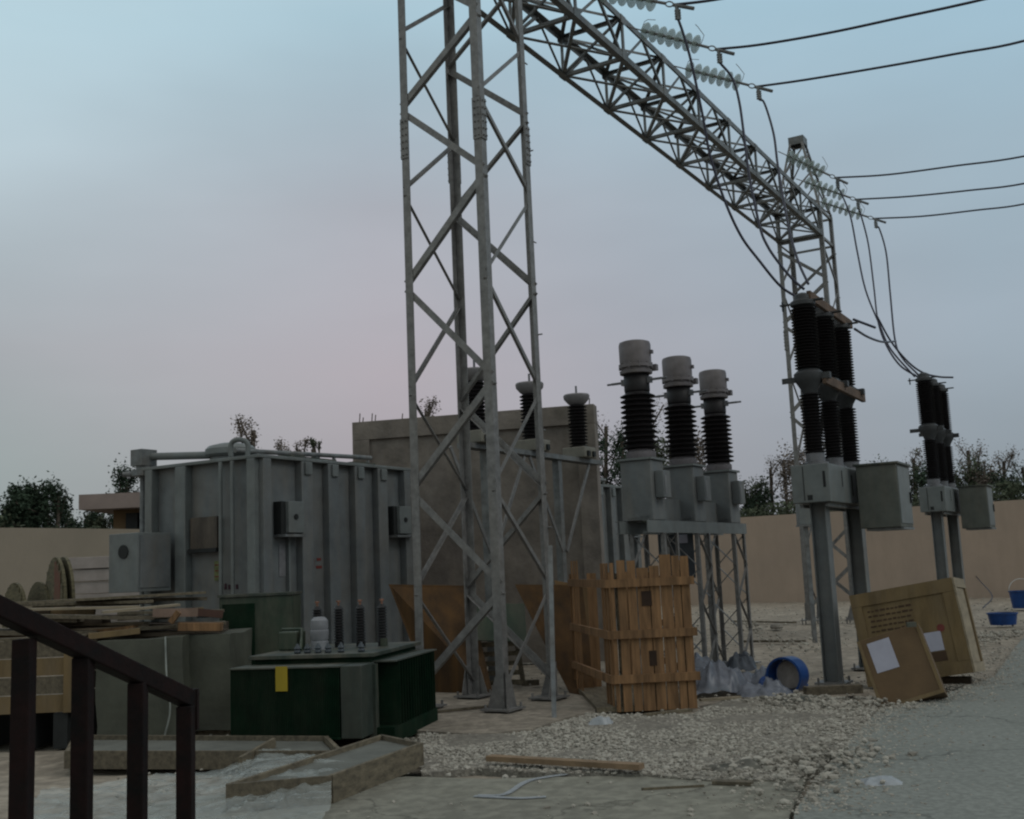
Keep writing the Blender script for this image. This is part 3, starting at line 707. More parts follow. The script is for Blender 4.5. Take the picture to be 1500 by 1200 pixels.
def make_ct():
    t=thing('current_transformer','','current transformer')
    MB().bb((-.27,-.27,0),(.27,.27,.98)).build('tank',tank,t,bevel=.015)
    MB().bb((-.31,-.31,.984),(.31,.31,1.02)).build('tank_flange',tank2,t)
    tb=MB().bb((-.14,-.43,.36),(.16,-.274,.80)).build('terminal_box',tank,t,bevel=.01)
    MB().bb((-.10,-.437,.42),(-.02,-.433,.72)).build('nameplate',mat('nameplate_metal',(.2,.2,.2),.5,.2,5,.2),tb)
    MB().bb((.274,-.10,.3),(.38,.12,.6)).build('junction_box',tank,t,bevel=.01)
    for a in (-1,1): MB().bb((a*.276-.005,-.2,.05),(a*.276+.006,.2,.12)).build('lifting_lug',galv2,t)
    MB().lathe([(.24,1.022),(.25,1.06),(.25,1.13),(.20,1.18)],n=24).build('porcelain_base',cthead,t,smooth='a')
    MB().lathe(sheds(.215,.305,1.18,2.13,11,.96),n=28).build('porcelain',porc,t,smooth='a')
    MB().lathe([(.205,2.13),(.215,2.17),(.215,2.46)],n=24).build('porcelain_neck',porc,t,smooth=True)
    c=MB().lathe([(.215,2.44),(.27,2.45),(.275,2.50),(.245,2.515),(.245,2.54),(.285,2.55),(.285,2.60),(.262,2.61)],n=28)
    for k in range(10):
        a=k*.628; c.cyl((math.cos(a)*.27,math.sin(a)*.27,2.53),(math.cos(a)*.27,math.sin(a)*.27,2.63),.016,6)
    c.build('head_flange',cthead,t,smooth='a')
    MB().lathe([(.262,2.612),(.266,2.66),(.268,2.94),(.255,2.985),(.20,3.005),(.02,3.015)],n=32).build('head_drum',cthead,t,smooth='a')
    for s_ in (-1,1):
        m_=MB(); m_.bar(Vector((0,s_*.20,2.33)),Vector((0,s_*.46,2.33)),.045,.035); m_.box((0,s_*.24,2.33),(.09,.06,.10)); m_.cyl((0,s_*.40,2.33),(0,s_*.54,2.33),.018,8)
        m_.build('primary_terminal',alu,t)
    MB().box((.2,-.24,2.56),(.1,.12,.10)).build('terminal_pad',cthead,t); MB().box((.03,-.285,2.80),(.06,.05,.06)).build('lifting_eye',cthead,t)
    return t
ct=make_ct()
b_=Vector((ctb.x,ctb.y,0))
sp_=1.86
rows=[b_-U*sp_*2,b_-U*sp_,b_]
lbs=['current transformer nearest of three, tall one right of the concrete firewall','middle one of the three current transformers on the lattice stand','current transformer farthest right of three, just left of the pink wall']
for i,(p,lb) in enumerate(zip(rows,lbs)):
    o=ct if i==0 else copy_tree(ct)
    o.location=(p.x,p.y,ZT+.004); o.rotation_euler.z=AU; o['label']=lb; o['group']='current transformers'
st=thing('support_stand','galvanised lattice stand carrying the three current transformers','support stand',rows[0],AU)
for y in (-.24,.24):
    bm_=MB(); bm_.bb((-.55,y-.04,ZT-.20),(2*sp_+.55,y-.028,ZT)); 
    bm_.bb((-.55,y-.028,ZT-.012),(2*sp_+.55,y+.04,ZT)); bm_.bb((-.55,y-.028,ZT-.20),(2*sp_+.55,y+.04,ZT-.188)); bm_.build('channel_beam',tank2,st)
for x in (.35,1.86,2*sp_+.05): lattice_mast(st,x,0,.62,ZT-.203)
MB().bb((.28,.0,ZT+.006),(2*sp_-.28,.16,ZT+.40)).build('cable_trough',tank,st)
kb=thing('marshalling_cabinet','dark cabinet with a white sticker on the stand behind the slatted crate','cabinet')
pc=D(990,800,19.9)
kk=MB(); kk.box((0,0,0),(.62,.3,.95)); kk.build('body',mat('dark_blue_grey',(.035,.045,.055),.5,0,4,.2),kb,bevel=.01)
MB().box((.12,-.156,.22),(.17,.006,.15)).build('sticker',paper,kb)
MB().box((0,-.15,-.48-.5),(.08,.08,1.0)).build('post',galv,kb)
kb.location=pc-ZZ*.1; kb.rotation_euler.z=-.1

# ------------------------------------------------------------------ surge arresters on T stand
vt_y=[19.4,21.15,22.9]
def make_arr():
    t=thing('voltage_transformer','','voltage transformer')
    MB().bb((-.26,-.26,0),(.26,.26,.22)).build('base_box',mat('cream_base',(.19,.18,.15),.6,0,5,.2),t,bevel=.02)
    d=MB()
    for x in (-.12,.12): d.bb((x-.05,-.30,.02),(x+.05,-.263,.13))
    d.build('terminal_cover',dark,t)
    MB().lathe(sheds(.135,.20,.222,1.12,13,1.04),n=24).build('porcelain',porc,t,smooth='a')
    MB().lathe([(.15,1.12),(.19,1.15),(.265,1.24),(.275,1.31),(.26,1.335),(.03,1.35)],n=28).build('cap',mat('cap_grey',(.20,.19,.195),.55,0,5,.2),t,smooth='a')
    MB().cyl((0,0,1.35),(0,0,1.52),.022,8).build('terminal_stud',alu,t)
    return t
ar=make_arr(); e3=D(849,672,22.7); ZV=e3.z; p3=Vector((e3.x,e3.y,0)); n_=U*1.98
for i,(p,lb) in enumerate(zip((p3-n_*2,p3-n_,p3),('dark ribbed voltage transformer mostly hidden behind the near tower leg, leftmost of three','dark ribbed voltage transformer with a bowl-shaped cap, middle of three','rightmost voltage transformer of three, in front of the end of the concrete wall'))):
    o=ar if i==0 else copy_tree(ar)
    o.location=(p.x,p.y,ZV+.004); o.rotation_euler.z=AU; o['label']=lb; o['group']='voltage transformers'
ts=thing('support_stand','tee-shaped steel stand with knee braces under the three voltage transformers','support stand',p3-n_*2,AU)
MB().bb((-.45,-.13,ZV-.09),(3.96+.85,.13,ZV)).build('channel_beam',galv2,ts)
for x in (.25,2.95):
    b=MB(); b.bb((x-.07,-.07,0.05),(x+.07,.07,ZV-.093)); b.build('post',galv2,ts)
    MB().box((x,0,.03),(.4,.4,.03)).build('base_plate',galv,ts)
    for s in (-1,1): MB().bar((x+s*.075,-.09,ZV-1.9),(x+s*1.25,-.09,ZV-.12),.07,.03,(0,1,0)).build('knee_brace',galv,ts)
one('pole',MB().bar(G(812,1057),D(806,800,15.6),.06,.05),galv2,'thin grey steel bar standing on the sand against the right leg of the near tower','bar')

# ------------------------------------------------------------------ firewall
fa=D(870,592,23.6); fb=D(517,620,24.9); hF=fa.z
da=(fb-fa); da.z=0; Lf=da.length; da.normalize(); rzf=math.atan2(-da.y,-da.x)
fwt=thing('firewall','rough grey-brown concrete firewall with frame beams behind the near tower','concrete wall',(fb.x,fb.y,0),rzf)
MB().bb((.02,.02,0),(Lf-.02,.28,hF-.02)).build('panel',conc,fwt)
MB().bb((0,-.06,hF-.42),(Lf,.34,hF)).build('top_beam',conc,fwt,bevel=.01)
for x in (0,Lf*.49,Lf-.4): MB().bb((x,-.062 if x else -.064,0),(x+.4,.342,hF-.423)).build('column',conc,fwt,bevel=.01)
for x,h_ in ((.12,.22),(.2,.12),(.42,.2),(.5,.16),(1.15,.14),(Lf-.12,.15)): MB().cyl((x,.1,hF),(x+.01,.12,hF+h_),.012,6).build('rebar_starter',bark,fwt)

# ------------------------------------------------------------------ power transformer
def make_pt():
    t=thing('power_transformer','','power transformer')
    LX,LY=4.45,2.75; Z0,Z1=.55,PZ
    MB().bb((.05,.05,Z0),(LX,LY,Z1-.06)).build('tank',tank,t)
    MB().bb((-.10,-.10,Z1-.06),(LX+.1,LY+.1,Z1)).build('lid_flange',tank2,t,bevel=.01)
    MB().bb((-.12,-.12,.12),(LX+.12,LY+.12,Z0)).build('bottom_frame',tank,t)
    MB().bb((-.6,-.6,-.25),(LX+.6,LY+.6,.12)).build('plinth',conc,t)
    # stiffeners on the long face (y=0 side)
    for x,w_ in ((.0,.20),(.98,.30),(1.72,.30),(2.50,.30),(3.22,.30),(4.1,.22)):
        MB().bb((x,-.105,Z0+.1),(x+w_,.052,Z1-.065)).build('stiffener',tank,t,bevel=.012)
    for x in (1.0,1.75,2.52,3.25): MB().bb((x+.05,-.15,Z1-.30),(x+.22,-.108,Z1-.075)).build('rib_bracket',tank2,t,bevel=.01)
    MB().bb((.70,-.03,Z0+.1),(.74,.047,Z1-.9)).build('cable_conduit',tank2,t)
    # end face (x=0 side)
    for y,w_ in ((.0,.18),(1.66,.26),(2.52,.18)):
        MB().bb((-.12,y,Z0+.1),(.052,y+w_,Z1-.065)).build('stiffener',tank2,t,bevel=.012)
    for y in (.52,.80): MB().cyl((-.11,y,Z0+.55),(-.11,y,Z1-.07),.035,10).build('drain_pipe',tank2,t,smooth='a')
    # instrument boxes with a dark window
    for x in (.40,3.66):
        zb=Z1-1.35
        g=MB().bb((x+.12,-.20,zb),(x+.52,.045,zb+.55)).build('instrument_box',tank2,t,bevel=.01)
        MB().bb((x,-.13,zb-.02),(x+.115,.045,zb+.55)).build('dark_window',dark,g)
        MB().bb((x+.0,-.22,zb-.07),(x+.56,.045,zb-.024)).build('shelf',galv2,g)
        MB().cyl((x+.30,-.20,zb+.28),(x+.30,-.22,zb+.28),.05,12).build('dial',dark,g)
    MB().bb((.52,.038,Z1-2.1),(.68,.047,Z1-1.52)).build('paper_notice',mat('faded_paper',(.17,.17,.18),.8),t)
    npb=MB().bb((-.05,.95,Z1-1.55),(.044,1.60,Z1-1.0)).build('rating_plate',mat('rating_plate_brown',(.055,.042,.032),.6,0,2,.4,.1,dirt=.4),t)
    MB().bb((-.10,.93,Z1-1.62),(.044,1.62,Z1-1.553)).build('plate_shelf',dark,npb)
    lb=MB().bb((.03,.93,Z1-2.12),(.046,1.10,Z1-1.78)).build('sign',mat('faded_sign',(.15,.17,.07),.7,0,9,.4),t)
    rm_=MB()
    for k in range(3): rm_.bb((.02,.95,Z1-1.86-.1*k),(.028,1.08,Z1-1.84-.1*k))
    rm_.build('sign_text',redm,lb)
    mk=MB()
    for k in range(5): mk.bb((-.002+.04,.55+k*.09,Z1-2.28),(.046,.60+k*.09,Z1-2.2+.02*(k%2)))
    mk.build('stencil_marks',mat('stencil_dark',(.05,.02,.03),.8),t)
    mk=MB()
    mk.bb((1.40,.04,Z1-1.98),(1.45,.046,Z1-1.80)); mk.bb((1.50,.04,Z1-1.98),(1.66,.046,Z1-1.93)); mk.bb((1.52,.04,Z1-1.84),(1.64,.046,Z1-1.79)); mk.build('stencil_marks',redm,t)
    # lid gear
    MB().cyl((.7,1.35,Z1),(.7,1.35,Z1+.12),.38,20).build('turret_base',tank,t)
    MB().lathe([(.42,0),(.46,.04),(.46,.14),(.40,.20),(.20,.25),(.03,.26)],(.7,1.35,Z1+.12),n=28).build('turret_dome',tank2,t,smooth='a')
    MB().lathe([(.30,0),(.34,.03),(.34,.09),(.28,.13),(.02,.15)],(3.7,.9,Z1),n=24).build('hatch_cover',tank2,t,smooth='a')
    MB().tube(curve_pts([(.1,.75,Z1),(.1,.75,Z1+.26),(.15,.62,Z1+.33),(.25,.5,Z1+.26),(.25,.5,Z1)],5),.045,10).build('vent_pipe',tank2,t,smooth=True)
    pp=MB(); pp.tube([(.35,.9,Z1+.18),(4.3,.9,Z1+.30)],.045,10)
    for x in (.9,2.1,3.1,4.2): pp.bar((x,.9,Z1),(x,.9,Z1+.24),.05,.05)
    pp.bar((2.4,.9,Z1+.26),(3.05,.9,Z1+.02),.04,.04); pp.build('top_pipe',galv2,t)
    pp=MB(); pp.tube([(.45,1.55,Z1+.16),(.12,LY+.05,Z1+.22)],.07,12); pp.build('conservator_pipe',tank2,t,smooth='a')
    vb=MB(); vb.box((.06,LY+.18,Z1+.20),(.36,.30,.30)); vb.cyl((.06,LY+.18,Z1-.02),(.06,LY+.18,Z1+.07),.14,14); vb.cyl((.06,LY+.18,Z1-.14),(.06,LY+.18,Z1-.03),.22,16); vb.cyl((-.05,LY+.3,Z1-.1),(-.2,LY+.45,Z1-.1),.05,8)
    vb.build('valve_block',galv2,t)
    MB().cyl((.06,LY+.20,Z0),(.06,LY+.20,Z1-.14),.055,12).build('down_pipe',galv2,t,smooth='a')
    tr=MB(); tr.box((2.0,.55,Z1+.05),(.9,.5,.08)); tr.box((1.35,.5,Z1+.06),(.35,.4,.10)); tr.box((3.2,.45,Z1+.04),(.7,.5,.07))
    tr.build('hatch_plates',greenlid,t)
    # control cabinet hung on the end face
    cb=MB().bb((-.92,1.95,1.88),(-.175,2.68,2.90)).build('control_cabinet',tank2,t,bevel=.01)
    MB().lathe([(.12,0),(.12,.02),(.02,.021)],(-.921,2.30,2.58),(-1,0,0),n=20).build('round_window',dark,cb)
    MB().bb((-.88,1.93,1.95),(-.22,1.947,2.85)).build('cabinet_door',tank,cb)
    vl=MB(); 
    for y in (.5,1.2,1.9,2.4): vl.box((-.14,y,Z0+.9),(.16,.14,.12)); 
    vl.build('valves',dark,t)
    return t
PT=D(379,666,18.9); PZ=PT.z
pt=make_pt(); pt.location=(PT.x,PT.y,0); pt.rotation_euler.z=AU; pt['label']='large grey ribbed power transformer tank filling the left middle of the yard'; pt['group']='grey power transformers'
P2=D(874,703,27.5)
dup(pt,Vector((PT.x,PT.y,0))+U*10.6-V*.35,AU,'second grey power transformer, only a narrow strip visible between firewall and current transformer')

# ------------------------------------------------------------------ green distribution transformer
zl=1.08
FR=G(547,956.5,zl); FL=G(363.6,961.6,zl); BR=G(614,937.5,zl)
ex=(FR-FL); Wd=ex.length; ex.normalize(); ey=Vector((-ex.y,ex.x,0)); Dp=(BR-FR).dot(ey)
Dp=min(Dp,1.9)
gt=thing('distribution_transformer','dark green finned distribution transformer with a yellow label, in the left foreground','transformer',(FL.x,FL.y,0),math.atan2(ex.y,ex.x))
print('green',Wd,Dp,FR)
MB().bb((.06,.06,.20),(Wd-.06,Dp-.06,zl-.05)).build('tank',green,gt)
MB().bb((0,0,zl-.048),(Wd,Dp,zl)).build('lid',greenlid,gt,bevel=.006)
xl=-.03; xr=Wd-.03
f=MB(); nf=62
for i in range(nf): x=xl+(xr-.26-xl)*i/(nf-1); f.bb((x-.0065,-.40,.17),(x+.007,.058,.955))
f.bb((xl,-.06,.16),(xr,.058,.965)); f.build('front_fins',green,gt)
MB().bb((xl-.02,-.42,.956),(xr-.24,.055,.972)).build('fin_cap',greenlid,gt)
MB().bb((xl,-.42,.145),(xr-.24,.055,.168)).build('fin_foot',green,gt)
MB().bb((xr-.235,-.41,.15),(xr+.02,.056,.97)).build('end_plate',mat('green_grey_panel',(.026,.036,.029),.6,0,4,.3,.05,dirt=.15),gt,bevel=.01)
MB().bb((.55,-.426,.70),(.70,-.422,.985)).build('yellow_label',yellow,gt)
f=MB(); nf=15
for i in range(nf): y=.25+(Dp-.45)*i/(nf-1); f.bb((Wd-.062,y-.008,.22),(Wd+.24,y+.008,.96))
f.build('side_fins',green,gt)
MB().bb((Wd-.06,.1,.962),(Wd+.25,Dp-.1,.978)).build('fin_cap',greenlid,gt)
MB().bb((Wd-.06,-.02,.03),(Wd+.02,.09,.95)).build('corner_post',greenlid,gt)
MB().bb((Wd-.05,.0,.02),(Wd+.235,Dp-.1,.215)).build('skid_plate',green,gt)
for y in (.25,Dp-.35): MB().bb((.1,y,.03),(Wd-.2,y+.12,.197)).build('skid',dark,gt)
for i in range(4):
    x=.42+i*.30
    MB().lathe([(.06,zl),(.06,zl+.05)]+[(r,zl+.05+k*.036+z) for k in range(13) for r,z in ((.045,0),(.072,.010),(.047,.03))]+[(.03,zl+.54)],(x,Dp*.62,0),n=16).build('bushing',black,gt,smooth='a')
    MB().lathe([(.014,zl+.54),(.014,zl+.58),(.03,zl+.58),(.03,zl+.605),(.01,zl+.606)],(x,Dp*.62,0),n=10).build('bushing_stud',mat('copper_stud',(.25,.13,.09),.5,.5,5,.2),gt)
MB().lathe([(.11,zl),(.115,zl+.1),(.10,zl+.11),(.115,zl+.13),(.12,zl+.24),(.105,zl+.25),(.115,zl+.28),(.11,zl+.37),(.07,zl+.41),(.01,zl+.415)],(.58,Dp*.45,0),n=20).build('white_pot',mat('pot_white',(.20,.205,.22),.5,0,6,.2),gt,smooth='a')
for i,x in enumerate((.55,.68,.82,.95,1.12,1.38)):
    MB().lathe([(.035,zl),(.045,zl+.02),(.03,zl+.045),(.045,zl+.06),(.02,zl+.10),(.01,zl+.12)],(x,.22,0),n=12).build('low_voltage_bushing',mat('dark_blue_grey',(.035,.045,.055)),gt,smooth='a')
MB().cyl((1.35,Dp*.6,zl),(1.35,Dp*.6,zl+.10),.05,12).build('filler_cap',whitep if 0 else olive,gt)
MB().box((.16,Dp*.5,zl+.12),(.26,.3,.24)).build('tap_changer',olive,gt,bevel=.02)
MB().tube([(-.02,Dp*.55,zl+.26),(.30,Dp*.5,zl+.26),(.44,Dp*.3,zl+.02)],.02,8).build('tap_lever',olive,gt)
oc=thing('kiosk','plain olive green metal cabinet standing behind the green transformer','cabinet')
a=D(321,874,16.6); b_=D(428,863,16.6)
MB().bb((0,0,.1),(b_.x-a.x,.8,a.z-.02)).build('body',olive,oc,bevel=.01)
MB().bb((-.02,-.03,a.z-.018),(b_.x-a.x+.02,.83,a.z+.02)).build('top',greenlid,oc)
MB().bb((.05,-.02,.2),((b_.x-a.x)*.48,-.003,a.z-.12)).build('door',green,oc)
MB().bb((0.02,.02,0),(b_.x-a.x-.02,.78,.098)).build('base',dark,oc)
oc.location=(a.x,a.y,0); oc.rotation_euler.z=.05

# ------------------------------------------------------------------ wrapped packs, crate, lumber, drums (left)
def pxbox(x0,x1,ytop,ybot,Y,dep,rz=0):
    a=D(x0,ybot,Y);b=D(x1,ybot,Y);c=D((x0+x1)/2,ytop,Y)
    return a,b,c
def pack(x0,x1,yt,Y,dep,label,rz=0):
    a=D(x0,1080,Y);b=D(x1,1080,Y);z=D((x0+x1)/2,yt,Y).z
    t=thing('wrapped_pack',label,'package',(a.x,a.y,0),rz,'grey wrapped packs')
    W_=b.x-a.x
    bm_=MB(); nx,nz=10,8
    def wob(p): return p+Vector((noise.noise(p*2.1+Vector((x0,0,0))),noise.noise(p*2.3+Vector((3,x0,0))),noise.noise(p*1.9)))*.03
    for F in (((0,0,0),(W_,0,0),(0,0,z)),((W_,0,0),(0,dep,0),(0,0,z)),((0,0,0),(0,dep,0),(0,0,z)),((0,0,z),(W_,0,0),(0,dep,0)),((0,dep,0),(W_,0,0),(0,0,z))):
        o,e,g=[Vector(k) for k in F]; vs=[wob(o+e*(i/nx)+g*(j/nz)+ZZ*.09*(1-0)) for j in range(nz+1) for i in range(nx+1)]
        bm_.add(vs,[(j*(nx+1)+i,j*(nx+1)+i+1,(j+1)*(nx+1)+i+1,(j+1)*(nx+1)+i) for j in range(nz) for i in range(nx)])
    bm_.build('wrapping',wrapm,t,smooth='a')
    for y in (.1,dep-.25): MB().bb((0.04,y,0),(W_-.04,y+.12,.085)).build('bearer',pineh,t)
    return t,W_,z
t,W_,z=pack(140,268,948,14.35,1.1,'grey plastic-wrapped pack behind the second and third balusters, tied with a pale strap',.02)
MB().tube(curve_pts([(W_*.80,-.035,z+.12),(W_*.82,-.05,z*.7),(W_*.86,-.045,z*.35),(W_*.80,-.05,.1)],6),.012,5).build('strap',mat('strap_white',(.25,.27,.25),.6),t)
pack(277,338,940,14.7,1.2,'narrow dark grey wrapped pack between the pale-strapped pack and the green transformer',.0)
cr=thing('wooden_crate','rough yellowish wooden crate seen behind the stair railing at the left edge','crate')
a=D(-60,1045,14.3);b=D(112,1045,14.3);zt=D(40,938,14.3).z; zb=D(40,1046,14.3).z
Wc=b.x-a.x
for k in range(4):
    h_=(zt-zb)/4; MB().bb((.0,-.0,zb+k*h_+.006),(Wc,.025,zb+(k+1)*h_-.006)).build('board',pinegrey if k%2 else crw,cr)
    MB().bb((Wc-.025,.027,zb+k*h_+.006),(Wc,1.15,zb+(k+1)*h_-.006)).build('board',pinegrey,cr)
for x in (.05,Wc*.52,Wc-.16): MB().bb((x,-.03,zb),(x+.11,-.002,zt)).build('batten',crw,cr)
MB().bb((0,0,zt+.002),(Wc,1.15,zt+.03)).build('lid',pinegrey,cr)
for x in (.1,.75,Wc-.3): MB().bb((x,.02,0),(x+.18,1.1,zb-.004)).build('bearer',dark,cr)
cr.location=(a.x,a.y,0)

LUM=[ # px0,py0,px1,py1,Y0,Y1,width,thick,material,label
(20,884,300,868,15.6,16.6,.34,.035,pineh,'longest brown board lying on top of the lumber pile'),
(38,893,205,889,15.0,15.4,.30,.03,crl,'pale flat board just under the longest board, left half of the pile'),
(150,897,262,886,14.9,15.3,.36,.03,crl,'pale board with a pointed shadowed right end in the middle of the pile'),
(60,903,225,905,14.7,15.0,.20,.05,pinegrey,'grey board in the dark gap above the left wrapped pack'),
(224,898,290,897,14.8,14.9,.05,.11,mat('pink_board',(.19,.13,.10),.85,0,3,.3),'short pinkish board end standing on edge at the right of the pile'),
(280,896,322,900,15.0,15.2,.30,.10,mat('dark_brown_board',(.07,.035,.025),.85,0,3,.3),'dark brown block at the right end of the lumber pile'),
(262,918,326,918,14.7,14.8,.22,.10,pine,'thick orange plank stub lowest at the right end of the pile'),
(130,932,205,924,14.6,14.8,.25,.07,crw,'yellow-brown board low in the pile above the wrapped pack'),
(190,922,330,912,15.0,15.4,.3,.04,pinegrey,'thin grey board under the pink board end'),
(-60,905,120,908,14.8,15.0,.5,.05,pinegrey,'weathered board stack end behind the top of the stair rail'),
(-60,925,150,926,14.9,15.2,.8,.06,pinegrey,'lowest weathered board lying on the lid of the crate'),
(110,880,300,877,16.2,17.0,.4,.05,pinegrey,'rear weathered board of the lumber pile, next to the olive cabinet'),
(60,915,330,921,15.6,15.9,.7,.10,mat('shadow_board',(.06,.045,.03),.9,0,3,.3),'board coloured dark as the shade in the core of the lumber pile'),  # shade of the gaps in the pile is put into this colour
(60,925,330,931,15.2,15.5,.7,.09,mat('shadow_board',(.06,.045,.03)),'board coloured dark as shade, lying directly on the wrapped packs'),
]
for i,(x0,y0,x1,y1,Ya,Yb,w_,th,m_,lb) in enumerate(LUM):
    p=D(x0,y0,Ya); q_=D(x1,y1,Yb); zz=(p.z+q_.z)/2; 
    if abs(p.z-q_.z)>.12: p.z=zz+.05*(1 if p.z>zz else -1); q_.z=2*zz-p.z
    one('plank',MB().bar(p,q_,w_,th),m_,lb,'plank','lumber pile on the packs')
rs=random.Random(12)
for i in range(18):
    xa=rs.uniform(-40,190); ln=rs.uniform(60,190); yy=rs.uniform(876,934); Yq=14.9+(934-yy)/58*1.7+rs.uniform(-.1,.2)
    p=D(xa,yy,Yq); q_=D(min(xa+ln,325),yy+rs.uniform(-5,5),Yq+rs.uniform(-.5,.5)); q_.z=p.z+rs.uniform(-.09,.09)
    if p.z>1.80: p.z=1.78; q_.z=1.76
    one('plank',MB().bar(p,q_,rs.uniform(.10,.26),rs.choice((.025,.04,.05,.08))),rs.choice((pinegrey,pineh,mat('shadow_board',(.06,.045,.03)),crw,crl,pine,mat('dark_brown_board',(.07,.035,.025)))),'weathered board jumbled in the lumber pile behind the stair railing','plank','jumbled boards of the lumber pile')
one('block',MB().bar(D(250,912,14.62),D(262,896,14.62),.06,.07),pine,'small upright wooden chock in the dark gap at the right of the pile','wood block')

drumw=mat('drum_wood',(.12,.105,.06),.85,0,5,.45,.3,9,(1,1,4))
def drum(px,ytop,r_y,Y,r,wd,label,m1,ang_,m2=None):
    c=D(px,ytop,Y); c.z=c.z-r
    t=thing('cable_drum',label,'cable drum',(c.x,c.y,0),ang_,'cable drums')
    h=c.z
    for s in (-1,1):
        fl=MB().lathe([(r*.12,s*wd/2-.03),(r,s*wd/2-.03),(r,s*wd/2+.03),(r*.12,s*wd/2+.03)],(0,0,h),(0,1,0),n=40); fl.build('flange',m1,t,smooth='a')
    for k in range(0): pass
    MB().lathe([(r*.45,-wd/2+.035),(r*.45,wd/2-.035)],(0,0,h),(0,1,0),n=28).build('core',pineh,t,smooth='a')
    MB().lathe([(r*.13,-wd/2-.06),(r*.13,wd/2+.06)],(0,0,h),(0,1,0),n=16).build('hub',dark,t,smooth='a')
    bo=MB()
    for s in (-1,):
        for k in range(-4,5):
            x=k*r*.2; hh=math.sqrt(max(0.01*r*r,r*r-(abs(x)+r*.1)**2))*.985; bo.bb((x-r*.1,s*(wd/2+.034),h-hh),(x+r*.1,s*(wd/2+.05),h+hh))
    bo.build('flange_boards',m1,t)
    if m2:
        rs_=MB()
        for k in range(1,4):
            x=k*r*.2; hh=math.sqrt(max(0.01*r*r,r*r-(abs(x)+r*.1)**2))*.97; rs_.bb((x-r*.1,-(wd/2+.056),h-hh*.3),(x+r*.1,-(wd/2+.052),h+hh*.97))
        rs_.build('painted_sector',m2,t)
    return t
drum(88,816,0,24,1.0,.16,'big wooden cable drum with a red-painted flange peeping above the lumber pile',drumw,R_(-56),redp)
drum(40,853,0,24.5,.75,.5,'smaller wooden cable drum left of the big red one',drumw,R_(-48))
for k in range(6):
    a=D(98,820,27)
    zt=D(130,816,27).z; h_=.30; z1=zt-k*h_
    if z1-h_<0: break
    o=one('insulation_panel',MB().bb((a.x-.1+.06*(k%2),27+.05*(k%3),z1-h_+.02),(a.x+3.1-.07*(k%3),29,z1)),foam,('pale flat panel, %s of the stack behind the control cabinet'%('topmost','second from the top','third from the top','fourth from the top','fifth from the top','lowest')[k]),'panel','stack of pale panels',bevel=.01)

# ------------------------------------------------------------------ plywood sheets, pallets between the tower legs
def quad(name,c,th,m_,label,cat,group=None):   # c: four corners; thickness pushed back
    c=[Vector(a) for a in c]; n=(c[1]-c[0]).cross(c[3]-c[0]).normalized(); 
    if n.y<0: n=-n
    return one(name,MB().hexa([c[0],c[1],c[1]+n*th,c[0]+n*th,c[3],c[2],c[2]+n*th,c[3]+n*th]),m_,label,cat,group,bevel=.003)
def gz(x,y): return G(x,y)
quad('plywood_sheet',[gz(632,1019),gz(722,1021),D(686,858,19.2),D(569,856,19.0)],.02,plyw,'orange-brown plywood sheet leaning on its edge behind the left leg of the near tower','plywood sheet','leaning plywood sheets')
quad('plywood_sheet',[gz(836,1019),gz(872,1018),D(853,857,19.2),D(754,856,19.0)],.02,plyw,'orange-brown plywood sheet leaning behind the right leg of the near tower','plywood sheet','leaning plywood sheets')
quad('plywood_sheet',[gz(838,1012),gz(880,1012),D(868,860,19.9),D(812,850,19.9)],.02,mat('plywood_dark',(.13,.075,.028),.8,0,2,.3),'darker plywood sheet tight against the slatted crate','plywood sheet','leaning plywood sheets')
pa=thing('pallet','worn pallet standing half on edge between the two plywood sheets','pallet',gz(738,1012),0)
for k in range(6): MB().box((-.15+.02*k*-1,.15-.02*k,.12+k*.16),(.95,.02,.08),rz=0).build('slat',pineh,pa)
for x in (-.5,.0,.34): MB().bar((x,.19,.02),(x-.12,.07,1.02),.07,.08).build('stringer',pinegrey,pa)
quad('steel_panel',[D(694,938,18.3),D(772,940,18.3),D(768,884,18.5),D(690,884,18.5)],.04,olive,'plain grey-green panel above the pallet between the plywood sheets','panel')
one('timber',MB().bar(gz(690,1008)+ZZ*.05,gz(790,1004)+ZZ*.05,.12,.09),pinegrey,'dark timber bearer lying on the sand under the pallet','timber')

# ------------------------------------------------------------------ slatted breaker crate
A_=G(902,1047); B_=G(1023,1041); Fx=(B_-A_); Wq=Fx.length; Fx.normalize(); Fy=Vector((-Fx.y,Fx.x,0)); Hq=D(965,815,A_.y).z
sc_=thing('slatted_crate','tall open slatted wooden crate of orange boards in the middle of the yard','crate',(A_.x,A_.y,0),math.atan2(Fx.y,Fx.x))
ws=[.10,.16,.13,.18,.15,.17,.12,.13]; x=.0; tot=sum(ws); hs=[Hq*.97,Hq*.985,Hq*.98,Hq*.93,Hq*.94,Hq*1.01,Hq*1.0,Hq*.995]
for w_,h_ in zip(ws,hs):
    w2=w_/tot*Wq; g_=.022 if x<Wq*.22 else .007; MB().bb((x+g_,.004*random.random(),.03),(x+w2-g_,.024,h_)).build('front_board',pine,sc_); x+=w2
DQ=2.6; _rl=D(837,850,A_.y+DQ); lx=(Fx.dot(Vector((_rl.x,_rl.y,0))-Vector((A_.x,A_.y,0))))/DQ       # left side runs back and to the left
def LS(y,z,off=0): return Vector((lx*y*1.0+off,y,z))
for i,(y,h_) in enumerate(((.05,Hq*.97),(.22,Hq*.97),(.38,Hq*.97),(2.1,Hq*1.0),(2.3,Hq*1.0),(2.52,Hq*1.0))):
    b=MB(); b.bb((lx*y-.012,y,.03),(lx*y+.010,y+.11,h_)); b.build('side_board',pine,sc_)
for y in (1.0,1.5): MB().bb((Wq-.02,y,.03),(Wq,y+.12,Hq*.97)).build('side_board',pine,sc_)
